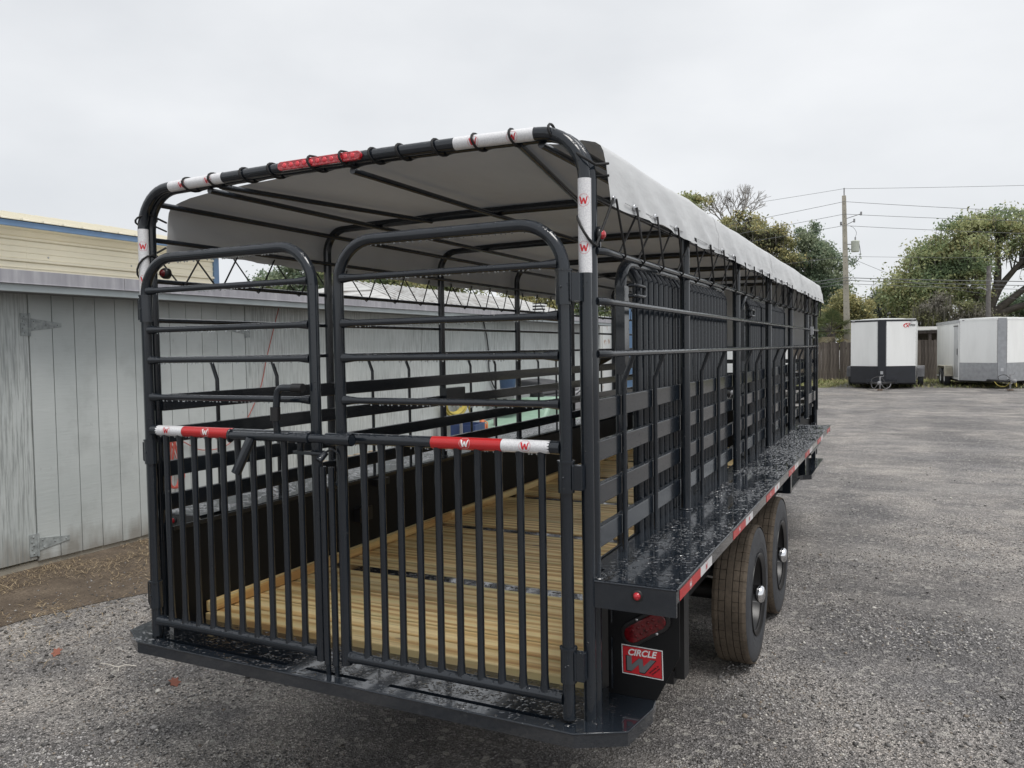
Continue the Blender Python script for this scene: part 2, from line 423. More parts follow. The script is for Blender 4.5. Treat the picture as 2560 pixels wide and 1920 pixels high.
M['bark'] = simple('bark', (.085, .075, .066), .9, 0, .35, 6, .5, 25)
M['bark_grey'] = simple('grey_bark', (.16, .15, .145), .9, 0, .3, 6)
M['bark_pale'] = simple('pale_bark', (.30, .285, .27), .9, 0, .2, 6)
def make_container():
    t = NT('rusty_white_container'); v = t.coord('Object'); n = t.noise(v, 2.6, 5, .6)
    c = t.mix(t.ramp(n, [(.60, 0), (.68, .95)]), (.62, .63, .61), (.33, .17, .08))
    return t.set(c, .6, 0, .3)
M['container'] = make_container()
def flat(name, c, r=.6): M[name] = simple(name, c, r); return M[name]
flat('tank_green', (.25, .37, .29), .55); flat('yellow', (.42, .34, .07), .6); flat('bucket_blue', (.07, .13, .24), .45)
flat('crate_blue', (.03, .055, .15), .5); flat('orange', (.60, .18, .07), .6); flat('cord_red', (.40, .075, .055), .6)
flat('dark_steel', (.05, .05, .055), .5); flat('grey_steel', (.26, .26, .27), .55); flat('pallet_wood', (.30, .245, .18), .85)
flat('fresh_lumber', (.52, .36, .16), .8); flat('mulch', (.12, .095, .075), .95); flat('leaf_red', (.24, .085, .055), .7); flat('twig', (.62, .58, .52), .8)
flat('cable_black', (.02, .02, .022), .6)

# ================================================================== GROUND
def sheet(name, pts, z, mat, kind='structure'):
    m = MB(); m.add([(x, y, z) for x, y in pts], [tuple(range(len(pts)))])
    return tag(m.build(name, mat), kind=kind)
sheet('ground', [(-300, -120), (300, -120), (300, 500), (-300, 500)], 0, M['gravel'])
edge = []
for i in range(90):
    y = -4 + i*.25
    edge.append((-3.55 + .0*y + .26*noise.noise((y*.9, 3, 1)) + .13*noise.noise((y*4, 3, 1)) + (.45*min(1, max(0, (y-1)/1.0)) if y < 2.5 else .45), y))
sheet('dirt_strip', [(-4.9, -4)] + edge + [(-4.9, 18.3)], .004, M['dirt'])
ge = [(-16 + i*.5, 33.2 + .9*noise.noise((i*.35, 1, 5)) + (5.6 if -16+i*.5 > -.6 else 0)) for i in range(80)]
sheet('grass_verge', ge + [(26, 60), (-16, 60)], .004, M['turf'])

def soup(name, verts, faces_n, n_each, mat, tint=None, kind='stuff', parent=None):
    """many small pieces that share one face layout; verts (N, k, 3)"""
    N, k, _ = verts.shape
    f = np.asarray(faces_n)                       # (m, c)
    F = (f[None] + (np.arange(N)*k)[:, None, None]).reshape(-1, f.shape[1])
    me = bpy.data.meshes.new(name)
    me.vertices.add(N*k); me.vertices.foreach_set('co', verts.reshape(-1).astype(np.float32))
    me.loops.add(F.size); me.loops.foreach_set('vertex_index', F.reshape(-1).astype(np.int32))
    me.polygons.add(len(F)); me.polygons.foreach_set('loop_start', (np.arange(len(F))*f.shape[1]).astype(np.int32))
    me.polygons.foreach_set('loop_total', np.full(len(F), f.shape[1], np.int32))
    me.update(calc_edges=True)
    if tint is not None:
        a = me.color_attributes.new('tint', 'FLOAT_COLOR', 'POINT')
        c = np.ones((N, k, 4), np.float32); c[..., :3] = tint[:, None, :]
        a.data.foreach_set('color', c.reshape(-1))
    me.materials.append(mat)
    o = put(me, name, parent)
    if kind: o['kind'] = kind
    return o
OCTA = np.array([[1,0,0],[-1,0,0],[0,1,0],[0,-1,0],[0,0,1],[0,0,-1]], float)
OCTF = [(0,2,4),(2,1,4),(1,3,4),(3,0,4),(2,0,5),(1,2,5),(3,1,5),(0,3,5)]
def stones(name, n, rmin, rmax, smin, smax, a0=-62, a1=12):
    r = rmin*(rmax/rmin)**rng.random(n); az = np.radians(rng.uniform(a0, a1, n))
    x = 1.9+np.sin(az)*r; y = -2.4+np.cos(az)*r
    dens = np.array([noise.noise((a*1.1, b*1.1, 2.)) for a, b in zip(x, y)])
    ok = (x > -3.3) & (rng.random(n) < np.clip(.55+dens*1.9, .06, 1)) & ~((abs(x) < 1.0) & (y > .5))
    x, y, r, dens = x[ok], y[ok], r[ok], dens[ok]; n = len(x)
    s = smin*(smax/smin)**(rng.random(n)**1.6)
    v = OCTA[None]*(1+rng.uniform(-.35, .35, (n, 6, 1)))*np.stack([s*rng.uniform(.8, 1.4, n), s*rng.uniform(.8, 1.4, n), s*rng.uniform(.45, .8, n)], -1)[:, None]
    a = rng.uniform(0, 6.28, n); ca, sa = np.cos(a)[:, None], np.sin(a)[:, None]
    vx = v[..., 0]*ca - v[..., 1]*sa; vy = v[..., 0]*sa + v[..., 1]*ca
    v = np.stack([vx + x[:, None], vy + y[:, None], v[..., 2] + (s*.18)[:, None]], -1)
    t = rng.random(n)
    col = (.05+.40*rng.random(n)**1.8)[:, None]*np.array([1, .965, .94])*np.clip(1+.9*dens, .5, 1.5)[:, None]
    col[t > .955] = (rng.uniform(.42, .68, (t > .955).sum())[:, None])*np.array([1, .96, .88])
    brown = (t > .90) & (t <= .955); col[brown] = rng.uniform(.14, .23, (brown.sum(), 1))*np.array([1.15, .95, .75])
    return soup(name, v, OCTF, 6, M['stone'], col)
stones('loose_gravel', 230000, 1.9, 9.5, .0026, .0088)
stones('coarse_gravel', 3200, 1.9, 15, .009, .018)

n = 5200
yy = rng.uniform(-.8, 9, n); xx = rng.normal(-3.2, .42, n); s_ = .003*(4.0**rng.random(n)); ok = xx > -4.7; xx, yy, s_ = xx[ok], yy[ok], s_[ok]; n = len(xx)
v_ = OCTA[None]*(1+rng.uniform(-.35, .35, (n, 6, 1)))*s_[:, None, None]*np.array([1.1, 1.1, .65]); v_ = v_+np.stack([xx, yy, s_*.2+.004], -1)[:, None]
soup('edge_gravel', v_, OCTF, 6, M['stone'], (.06+.30*rng.random(n)**1.6)[:, None]*np.array([1, .95, .9]))
def blades(name, x, y, ln, wd, cols, flatness=.25, mat='straw'):
    n = len(x); a = rng.uniform(0, 6.28, n); tl = rng.uniform(0, flatness, n)
    d = np.stack([np.cos(a), np.sin(a), tl], -1)*ln[:, None]; p = np.stack([-np.sin(a), np.cos(a), np.zeros(n)], -1)*wd[:, None]
    b = np.stack([x, y, rng.uniform(.004, .02, n)], -1); mid = b+d*.5; mid[:, 2] += ln*rng.uniform(.0, .25, n)
    e = b+d
    v = np.stack([b-p, b+p, mid+p, mid-p, e+p*.3, e-p*.3], 1)
    v[..., 2] = np.maximum(v[..., 2], .006)
    k = rng.integers(0, len(cols), n); col = np.array(cols)[k]*rng.uniform(.7, 1.25, (n, 1))
    return soup(name, v, [(0,1,2,3),(3,2,4,5)], 6, M[mat], col)
n = 30000
yy = rng.uniform(-.5, 9, n); xx = -4.78 + np.abs(rng.normal(0, .85, n)) + .03
cl = np.array([noise.noise((a*1.6, b*1.6, 9.)) for a, b in zip(xx, yy)]); keep = cl + rng.uniform(-.35, .35, n) > -.05
xx, yy = xx[keep], yy[keep]; n = len(xx)
tag(blades('dry_straw', xx, yy, rng.uniform(.025, .085, n), rng.uniform(.0008, .002, n), [(.36, .27, .16), (.24, .18, .11), (.48, .38, .24), (.16, .115, .075), (.12, .09, .06)]), kind='stuff')
n = 12000
xx = rng.uniform(-9, 9, n); yy = rng.uniform(33.5, 41, n)
tag(blades('grass', xx, yy, rng.uniform(.05, .16, n), rng.uniform(.006, .012, n), [(.20, .22, .08), (.30, .29, .13), (.33, .28, .16), (.14, .18, .06)], 1.2), kind='stuff')

# ================================================================== LIVESTOCK TRAILER
TR = thing('livestock_trailer', 'charcoal stock trailer with open slatted sides, grey tarp roof and double rear gates', 'trailer')
OFF = (0, 0, BED)
def part(mb, name, mat='paint', bevel=0, label=None):
    o = mb.build(name, M[mat], TR, OFF, bevel)
    if label: o['label'] = label
    return o
def sub(mb, name, parent, mat='paint', bevel=0):
    return mb.build(name, M[mat], parent, (0, 0, 0), bevel)

# --- emblem and lettering helpers
def circ(a): return (math.cos(a), math.sin(a))
def emblem(parent, fn, size, col='ink_red', ring=True, loc=(0, 0, 0)):
    """round W badge; fn(a, b) maps badge plane to 3D"""
    m = MB(); P = [(-.60, .50), (-.30, -.52), (0, .30), (.30, -.52), (.60, .50)]
    for (ax, ay), (bx, by) in zip(P[:-1], P[1:]):
        wdt = .15 if ay > by else .10
        for i in range(5):
            t0, t1 = i/5, (i+1)/5
            q = [(ax+(bx-ax)*t0-wdt, ay+(by-ay)*t0), (ax+(bx-ax)*t0+wdt, ay+(by-ay)*t0), (ax+(bx-ax)*t1+wdt, ay+(by-ay)*t1), (ax+(bx-ax)*t1-wdt, ay+(by-ay)*t1)]
            m.add([fn(a*size, b*size*1.15) for a, b in q], [(0,1,2,3)])
    if ring:
        for i in range(24):
            a0, a1 = 2*math.pi*i/24, 2*math.pi*(i+1)/24
            q = [(circ(a0)[0]*.99, circ(a0)[1]*.99), (circ(a1)[0]*.99, circ(a1)[1]*.99), (circ(a1)[0]*.95, circ(a1)[1]*.95), (circ(a0)[0]*.95, circ(a0)[1]*.95)]
            m.add([fn(a*size, b*size) for a, b in q], [(0,1,2,3)])
    return m.build('emblem', M[col], parent, loc)
def text_mesh(body, size, mat, shear=0, bold=0, ext=.0004):
    cu = bpy.data.curves.new('lettering', 'FONT'); cu.body = body; cu.size = size; cu.shear = shear; cu.offset = bold; cu.extrude = ext
    cu.align_x = 'CENTER'; cu.align_y = 'CENTER'
    o = bpy.data.objects.new('lettering', cu); COL.objects.link(o)
    me = bpy.data.meshes.new_from_object(o.evaluated_get(bpy.context.evaluated_depsgraph_get()))
    bpy.data.objects.remove(o); bpy.data.curves.remove(cu)
    me.name = 'lettering'; me.materials.clear(); me.materials.append(M[mat]); return me

# --- rear bumper with slots
bm = MB()
out_pts = [(-.985, -.112), (.985, -.112), (1.135, -.028), (1.14, .24), (-1.14, .24), (-1.135, -.028)]
ys0, ys1 = -.058, -.036
slots = [(-.895, -.227), (-.138, .147), (.246, .884)]
fnz = lambda a, b, d: (a, b, d)
bm.prism([(-.985, -.112), (.985, -.112), (1.081, ys0), (-1.081, ys0)], fnz, -.048, 0)
bm.prism([(-1.12, ys1), (1.12, ys1), (1.135, -.028), (1.16, .16), (1.145, .25), (-1.145, .25), (-1.16, .16), (-1.135, -.028)], fnz, -.048, 0)
xs = [q for s_ in slots for q in s_][1:-1]
for i in range(0, len(xs), 2): bm.box(xs[i], xs[i+1], ys0, ys1, -.048, 0)
bm.prism([(.884, ys0), (1.081, ys0), (1.12, ys1), (.884, ys1)], fnz, -.048, 0)
bm.prism([(-1.081, ys0), (-.895, ys0), (-.895, ys1), (-1.12, ys1)], fnz, -.048, 0)
bm.box(-1.0, 1.0, ys0, ys1, -.06, -.049)
BP = part(bm, 'rear_bumper', 'bumper')
lip = MB(); lip.tube([(-1.144, .25, -.003), (-1.159, .16, -.003), (-1.134, -.028, -.003), (-.985, -.111, -.003), (.985, -.111, -.003), (1.134, -.028, -.003), (1.159, .16, -.003), (1.144, .25, -.003)], .0042, 8)
sub(lip, 'edge_fold', BP)
for bx_ in (-.82, -.46, .34): part(MB().box(bx_-.035, bx_+.035, -.05, .3, -.082, -.049), 'bumper_bracket', 'frame')

# --- chassis
for sx in (-1, 1):
    part(MB().box(sx*.62-.04, sx*.62+.04, .2, 7.0, -.22, -.012), 'chassis_beam', 'frame')
for k in range(7):
    part(MB().box(-.95, .95, 1.1+k*1.107-.035, 1.1+k*1.107+.035, -.11, -.013), 'crossmember', 'frame')
part(MB().box(-1.0, 1.0, .24, .30, -.16, -.013), 'crossmember', 'frame')
for y in (2.30, 3.24):
    part(MB().tube([(-1.0, y, -.22), (1.0, y, -.22)], .06, 14), 'axle', 'frame')
    for sx in (-1, 1): 
        part(MB().tube([(sx*.72, y-.42, -.12), (sx*.72, y-.2, -.19), (sx*.72, y, -.2), (sx*.72, y+.2, -.19), (sx*.72, y+.42, -.12)], .03, 8), 'leaf_spring', 'frame')
for sx in (-1, 1):
    part(MB().box(sx*1.06-.02, sx*1.06+.02, .9, .98, -.2, .42).box(sx*.99-.05, sx*.99+.05, .88, 1.0, -.22, -.17), 'fender_support', 'frame')
    part(MB().box(sx*1.08-.03, sx*1.08+.03, 4.1, 4.18, .05, .42).box(sx*1.04-.05, sx*1.04+.05, 4.2, 4.9, .03, .05), 'fender_support', 'paint')

# --- floor
pid = 0
for s_ in range(7):
    y0 = .205 if s_ == 0 else 1.107*s_+.045
    y1 = 1.107*(s_+1)-.045
    if s_ == 6: y1 = 7.0
    npl = 6 if s_ == 0 else 7; pw = (y1-y0)/npl
    for k in range(npl):
        dz = random.uniform(-.002, .003)
        ya, yb = y0+k*pw+.0052, y0+(k+1)*pw-.0052
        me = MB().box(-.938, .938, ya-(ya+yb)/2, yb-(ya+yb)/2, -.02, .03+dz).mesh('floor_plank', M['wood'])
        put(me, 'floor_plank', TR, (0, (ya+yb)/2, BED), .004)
    if s_ < 6:
        part(MB().box(-.938, .938, 1.107*(s_+1)-.043, 1.107*(s_+1)+.043, -.01, .026), 'floor_strip', 'bumper')
for sx in (-1, 1):
    for (ya, yb) in ((.22, 2.35), (2.36, 4.7), (4.71, 6.95)):
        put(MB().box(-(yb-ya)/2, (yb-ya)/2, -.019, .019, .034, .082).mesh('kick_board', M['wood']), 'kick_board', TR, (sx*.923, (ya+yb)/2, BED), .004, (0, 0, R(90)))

def tail_side(sx, F0):
    # tail plate with lamp and sticker
    LO = (0, F0, BED)
    def part(mb, name, mat='paint', bevel=0): return mb.build(name, M[mat], TR, LO, bevel)
    pl = [(sx*.985, .445), (sx*1.236, .445), (sx*1.236, .163), (sx*1.156, .001), (sx*.985, .001)]
    if sx < 0: pl = pl[::-1]
    tp = part(MB().prism(pl, lambda a, b, d: (a, d, b), .226, .22), 'tail_plate', 'panel')
    sub(MB().box(sx*1.0-.003, sx*1.0+.003, .214, .2195, .02, .2).box(sx*1.0-.003, sx*1.0+.003, .214, .2195, .25, .36), 'weld_seam', tp)
    LO = (-sx*.0555, F0+.18, BED-.070)
    LO = (0, F0, BED)
    mk = part(MB().revolve([(0, .0), (-.004, .017), (.0, .019), (.006, .019)], (sx*1.162, -.005, .4265), 'y', 20), 'marker_light', 'black')
    sub(MB().ball((sx*1.162, -.010, .4265), .0125, 12, 8, (1, .8, 1)), 'lens', mk, 'lens')
    # oval tail lamp
    LO = (-sx*.0555, F0+.18, BED-.070)
    ca = R(33)*sx; cx, cz = sx*1.178, .3235
    def oval(hl, r, n=10):
        pts = []
        for s2 in (1, -1):
            for i in range(n+1):
                a = -math.pi/2+math.pi*i/n
                pts.append((s2*(hl+r*math.cos(a)), s2*r*math.sin(a)))
        return [(cx+a*math.cos(ca)-b*math.sin(ca), cz+a*math.sin(ca)+b*math.cos(ca)) for a, b in pts]
    tl = part(MB().prism(oval(.055, .041), lambda a, b, d: (a, d, b), .0395, .025), 'tail_light', 'black', .003)
    sub(MB().prism(oval(.052, .029), lambda a, b, d: (a, d, b), .0248, .017), 'lens', tl, 'lens_dark', .003)
    leds = MB()
    for i in range(5):
        for j in (-1, 1):
            a, b = (i-2)*.021, j*.0105
            leds.ball((cx+a*math.cos(ca)-b*math.sin(ca), .017, cz+a*math.sin(ca)+b*math.cos(ca)), .006, 8, 5, (1, .35, 1))
    sub(leds, 'led', tl, 'lens_dark')
    for (a, b) in ((-.012, .035), (.086, .016), (.025, -.0355)):
        sub(MB().revolve([(-.002, 0), (-.002, .0045), (0, .0055)], (cx+a*math.cos(ca)-b*math.sin(ca), .0235, cz+a*math.sin(ca)+b*math.cos(ca)), 'y', 10), 'screw', tl, 'zinc')
    if sx > 0:
        # sticker, slightly turned
        st = R(-1.2); scx, scz = 1.1625, .1975
        fs = lambda a, b, d: (scx+a*math.cos(st)+b*math.sin(st), d, scz-a*math.sin(st)*-1+b*math.cos(st))
        rect = lambda hw, hh: [(-hw, -hh), (hw, -hh), (hw, hh), (-hw, hh)]
        sk = MB().prism(rect(.0725, .051), fs, .0396, .0388).build('sticker', M['ink_white'], TR, LO)
        sub(MB().prism(rect(.0695, .0478), fs, .0387, .0384), 'sticker_border', sk, 'ink_black')
        sub(MB().prism(rect(.0675, .0458), fs, .0383, .0380), 'sticker_field', sk, 'ink_red')
        def place(me, a, b, rot=0, dy=.0375):
            o = put(me, 'lettering', sk)
            p = fs(a, b, dy); o.location = p
            o.rotation_euler = (R(90), -(rot+st*-1)*1.0, 0); return o
        place(text_mesh('CIRCLE', .0305, 'ink_white', .28, .0009), -.002, .0285)
        Wp = [(-.052, .014), (-.034, .014), (-.034, -.016), (-.008, .010), (.006, .010), (.008, -.016), (.034, .012), (.052, .012), (.012, -.038), (-.006, -.038), (-.009, -.012), (-.034, -.038), (-.052, -.038)]
        sub(MB().prism([(a*1.05-.004, b*1.06) for a, b in Wp], fs, .0379, .0378), 'letter_outline', sk, 'ink_black')
        sub(MB().prism([(a*.97-.004, b*.97) for a, b in Wp], fs, .03775, .0376), 'letter', sk, 'ink_grey')
        place(text_mesh('MCKENZIE, AL', .0068, 'ink_black', 0, .0001), .041, -.019, R(42))
        place(text_mesh('334-894-2940', .0068, 'ink_black', 0, .0001), .0475, -.0255, R(42))

# --- side panels, fenders
for sx in (-1, 1):
    p = MB(); p.box(sx*.950-.006, sx*.950+.006, (.13 if sx > 0 else .05), 6.95, -.03, .452)
    pn = part(p, 'side_panel', 'panel')
    sub(MB().box(sx*.940-.004, sx*.940+.004, (.13 if sx > 0 else .05), 6.95, .438, .4575), 'panel_lip', pn)
    f = MB(); xo = sx*1.285; xi = sx*.957
    a_, b_ = sorted((xi, xo))
    F0 = 0 if sx > 0 else .25
    a2, b2 = sorted((sx*1.007, xo)); f.box(a2, b2, F0+.008, 5.49, .449, .459)
    a2, b2 = sorted((xi, sx*1.0069)); f.box(a2, b2, F0+.14, 5.49, .449, .459)
    a_, b_ = sorted((xo-sx*.008, xo)); f.box(a_, b_, F0+.008, 5.49, .413, .4488)
    a_, b_ = sorted((sx*1.007, xo)); f.box(a_, b_, F0-.004, F0+.0078, .372, .457)
    f.box(a_, b_, 5.4902, 5.4985, .40, .457)
    fd = part(f, 'fender', 'fender')
    sub(MB().tube([(xo-sx*.001, F0, .4565), (xo-sx*.001, 5.495, .4565)], .0045, 8).tube([(sx*1.007, F0-.002, .456), (xo, F0-.002, .456)], .004, 8), 'edge_fold', fd)
    # reflective tape along the fascia
    xt = sx*1.2862
    for k in range(7):
        ys = F0+.036+.856*k
        if ys > 5.3: break
        xx0, xx1 = sorted((sx*1.2855, xt))
        ye = min(ys+.279, 5.488)
        put(MB().box(xx0, xx1, ys, ye, .4145, .4475).mesh('reflective_tape', M['tape_red']), 'reflective_tape', fd)
        fnx = lambda a, b, yc=ys+.14: (sx*1.2866, yc+sx*a, .431+b)
        emblem(fd, fnx, .017, 'ink_white')
        if ys+.45 < 5.5:
            put(MB().box(xx0, xx1, ys+.2802, ys+.457, .4145, .4475).mesh('reflective_tape', M['tape_white']), 'reflective_tape', fd)
            fnx2 = lambda a, b, yc=ys+.37: (sx*1.2866, yc+sx*a, .431+b)
            emblem(fd, fnx2, .017, 'ink_red')
    tail_side(sx, F0)
# --- wheels
def wheel(sx, y):
    z = -.22; xc = sx*1.062
    rim = MB()
    rim.revolve([(sx*.085, .205), (sx*.10, .232), (sx*.088, .226), (sx*.06, .212), (sx*.02, .20), (sx*-.01, .185), (sx*.0, .15), (sx*.01, .09), (sx*.012, .062), (sx*-.09, .06)], (xc, y, z), 'x', 48)
    rim.revolve([(sx*-.09, .232), (sx*-.08, .20), (sx*0, .19)], (xc, y, z), 'x', 48)
    wh = part(rim, 'wheel', 'black')
    ty = MB()
    prof = [(.0, .372), (.086, .374), (.090, .368), (.092, .36), (.096, .335), (.0985, .30), (.098, .272), (.095, .25), (.092, .236), (.088, .228)]
    ty.revolve([(sx*h, r) for h, r in prof[1:]], (xc, y, z), 'x', 64)
    ty.revolve([(-sx*h, r) for h, r in prof[1:]], (xc, y, z), 'x', 64)
    ty.revolve([(sx*.0985, .296), (sx*.1, .292), (sx*.0985, .288)], (xc, y, z), 'x', 64)
    ty.revolve([(sx*.097, .262), (sx*.0988, .259), (sx*.0965, .256)], (xc, y, z), 'x', 64)
    sub(ty, 'tyre', wh, 'rubber')
    tr = MB(); g = .008; ro = .39
    ribs = [(-.090, -.0555), (-.0515, -.0205), (-.0165, .0165), (.0205, .0515), (.0555, .090)]
    for ri, (a, b) in enumerate(ribs):
        nseg = 44
        e0 = -.001 if ri == 0 else 0
        for k in range(nseg):
            gp = .028 if ri in (1, 3) else .018
            a0, a1 = 2*math.pi*(k+gp)/nseg, 2*math.pi*(k+1-gp)/nseg
            if ri == 2: a0, a1 = 2*math.pi*k/nseg, 2*math.pi*(k+1)/nseg
            vs = []
            for an in (a0, (a0+a1)/2, a1):
                for h, rr in ((a, ro-g*1.3), (a, ro-(.007 if ri == 0 else 0)), ((a+b)/2, ro), (b, ro-(.007 if ri == 4 else 0)), (b, ro-g*1.3)):
                    sk_ = .006*math.sin(6*(h-a)/(b-a)) if ri in (1, 3) else 0
                    vs.append((xc+h, y+rr*math.cos(an+sk_), z+rr*math.sin(an+sk_)))
            fs_ = [(j*5+i, j*5+i+1, (j+1)*5+i+1, (j+1)*5+i) for j in range(2) for i in range(4)]
            if ri != 2: fs_ += [(0, 1, 2, 3, 4), (14, 13, 12, 11, 10)]
            tr.add(vs, fs_)
    tr2 = sub(tr, 'tread', wh, 'tread')
    sub(MB().revolve([(-.09, .376), (.09, .376)], (xc, y, z), 'x', 64), 'tread_base', wh, 'rubber')
    cap = MB().revolve([(sx*.0, .049), (sx*.10, .049), (sx*.114, .047), (sx*.124, .041), (sx*.129, .030), (sx*.1295, .0)], (xc, y, z), 'x', 28)
    sub(cap, 'hub_cap', wh, 'chrome')
    lug = MB()
    for k in range(8):
        a = 2*math.pi*k/8; lug.tube([(xc+sx*.0, y+.105*math.cos(a), z+.105*math.sin(a)), (xc+sx*.03, y+.105*math.cos(a), z+.105*math.sin(a))], .011, 6)
    sub(lug, 'lug_nut', wh, 'zinc')
for sx in (1, -1):
    for y in (2.30, 3.24): wheel(sx, y)

# --- rear bow (double tube), roof bows
HT = 1.892
def bow_path(x, y, z0, top, rad, n=9):
    pts = [(-x, y, z0), (-x, y, top-.0), (x, y, top-.0), (x, y, z0)]
    p = fillet(pts, rad, n)
    q = []
    for a in p:
        cr = .014*(1-(a.x/x)**2) if a.z > top-.05 else 0
        q.append(Vector((a.x, a.y, a.z+cr)))
    mid = [i for i in range(len(q)-1) if (q[i+1]-q[i]).length > .5 and abs(q[i].z-q[i+1].z) < .05]
    i = mid[0]; ins = [q[i].lerp(q[i+1], t/6) for t in range(1, 6)]
    for v in ins: v.z = top + .014*(1-(v.x/x)**2)
    return q[:i+1]+ins+q[i+1:]
RB = part(MB().tube(bow_path(1.0, 0, 0, HT, .155), .0208, 16), 'rear_bow')
part(MB().tube(bow_path(1.004, .043, .0, HT, .155), .0208, 16), 'rear_bow')
SP = 1.223
for k in (1, 2, 3, 4, 5):
    part(MB().tube(bow_path(1.011, SP*k, .459, HT-.010, .13), .0225, 14), 'roof_bow')
part(MB().tube(bow_path(1.011, 6.97, .0, HT-.010, .13), .0225, 14), 'roof_bow')
for k in (1, 2, 3, 4, 5):                       # weld beads at the feet of the bows
    for sx in (-1, 1): part(MB().tube([(sx*1.011+.026*math.cos(a*.52), SP*k+.026*math.sin(a*.52), .462) for a in range(12)], .004, 6, closed=True), 'weld_bead', 'fender')
# purlins and braces under the tarp
for x in (-.955, -.64, .08, .84, .955):
    zt = 1.868 if abs(x) < .9 else 1.842
    part(MB().tube([(x, .03, zt), (x, 6.95, zt)], .0125, 8), 'purlin')
for xa, xb in ((-.58, -.32), (.76, .53)):
    part(MB().tube([(xa, .03, 1.878), (xb, SP, 1.876)], .0115, 8), 'roof_brace')
for sx in (-1, 1):
    part(MB().tube([(sx*.995, .05, 1.695), (sx*.995, 6.95, 1.695)], .011, 8), 'purlin')
    for z in (1.512, 1.352, 1.183):
        x0 = sx*1.0425
        zz = z + (.012 if sx < 0 and z > 1.4 else 0)
        part(MB().tube([(sx*1.022, .04, zz), (x0-sx*.004, .07, zz), (x0, .12, zz), (x0, 6.93, zz), (sx*1.02, 6.975, zz)], [.013, .0125, .0105, .0105, .0105], 12), 'side_rail')
    for za, zb in ((.96, 1.031), (.821, .889), (.673, .741), (.526, .597)):
        a_, b_ = sorted((sx*.962, sx*.987))
        part(MB().box(a_, b_, .045, 6.95, za, zb), 'side_slat', 'paint', .003)
    for k in range(6):
        for dy in (.38, .78):
            y = SP*k+dy
            if y > 6.8: continue
            part(MB().tube(fillet([(sx*.9975, y, .459), (sx*.9975, y, 1.082), (sx*1.036, y, 1.180)], .02, 4), .0095, 8), 'side_strut')
for y in (6.35, 6.6):
    part(MB().tube([(1.0, y, .459), (1.0, y, 1.5)], .012, 8), 'side_strut')
part(MB().box(1.0, 1.024, 6.14, 6.95, .60, .70), 'side_slat', 'paint', .003)
part(MB().tube(fillet([(1.045, 6.13, 1.352), (1.045, 6.80, 1.352), (1.045, 6.80, .5)], .06, 5), .012, 8), 'escape_door_frame')
ck = part(MB().box(1.05, 1.075, 6.11, 6.15, 1.30, 1.38), 'door_clasp', 'zinc')
sub(MB().tube(fillet([(1.062, 6.15, 1.27), (1.062, 6.35, 1.275), (1.062, 6.38, 1.25)], .01, 3), .009, 8), 'handle', ck)

# --- front end: slats, headboard frame, curtain
for z in (.55, .70, .85, 1.0, 1.15):
    part(MB().box(-1.0, 1.0, 6.955, 6.985, z, z+.045), 'front_slat')
for x in (-.68, -.34, 0, .34, .68):
    part(MB().tube([(x, 6.945, .0), (x, 6.945, 1.86)], .014, 8), 'front_post')
part(MB().box(-1.0, 1.0, 6.98, 6.99, 0, .52), 'front_panel', 'panel')

# --- step below the front of the fender
for sx in (-1, 1):
    pts = [(1.0, 5.08), (1.04, 5.10), (1.08, 5.19), (1.15, 5.24), (1.15, 6.38), (1.0, 6.38)]
    pts = [(sx*a, b) for a, b in pts]
    if sx < 0: pts = pts[::-1]
    stp = part(MB().prism(pts, fnz, -.012, .03), 'side_step', 'fender')
    sub(MB().box(sx*1.06-.03, sx*1.06+.03, 5.28, 5.36, .031, .40), 'step_leg', stp)
    sub(MB().box(sx*1.06-.02, sx*1.06+.02, 6.28, 6.34, .031, .40), 'step_leg', stp)
    sub(MB().tube([(sx*1.12, 5.36, .2), (sx*1.12, 6.28, .2)], .014, 8), 'step_rail', stp)

# --- divider gates folded against the right wall
def divider(y0, y1):
    fr = MB(); x = .915; top = 1.53
    fr.tube(fillet([(x, y0, .06), (x, y0, top), (x, y1, top), (x, y1, .06)], .10, 6), .023, 12)
    fr.tube([(x, y0, .10), (x, y1, .10)], .018, 10)
    g = part(fr, 'divider_gate')
    nb = int((y1-y0-.1)/.0765)
    for k in range(nb):
        y = y0+.115+k*.0765
        if y > y1-.05: break
        xb = .945
        bar = MB().tube(fillet([(xb, y, .10), (xb, y, 1.47), (x, y, 1.515)], .02, 3), .0215, 8, ref=(0, 1, 0), flat=.48)
        sub(bar, 'gate_bar', g)
    sub(MB().tube(fillet([(.955, y0-.02, 1.44), (.985, y0-.02, 1.44), (.985, y0+.09, 1.44), (.985, y0+.09, 1.40), (.985, y0-.02, 1.40), (.955, y0-.02, 1.40)], .012, 3), .008, 8), 'latch', g)
    sub(MB().box(.905, .94, y0-.028, y0+.028, 1.10, 1.44), 'latch_plate', g)
    return g
divider(.60, 2.52); divider(3.13, 5.05)
# spare hardware on the far wall
part(MB().box(-.985, -.93, 2.36, 2.62, .87, .94), 'slide_latch')
part(MB().box(-.943, -.90, 1.32, 1.44, .22, .30), 'tie_bracket', 'black'); part(MB().box(-.943, -.90, 1.5, 1.62, .40, .44), 'tie_bracket', 'black')
part(MB().tube([(-.96, 5.45, 1.1), (-.90, 5.5, 1.1), (-.84, 5.54, 1.1)], [.09, .06, .02], 12), 'pull_knob', 'black')

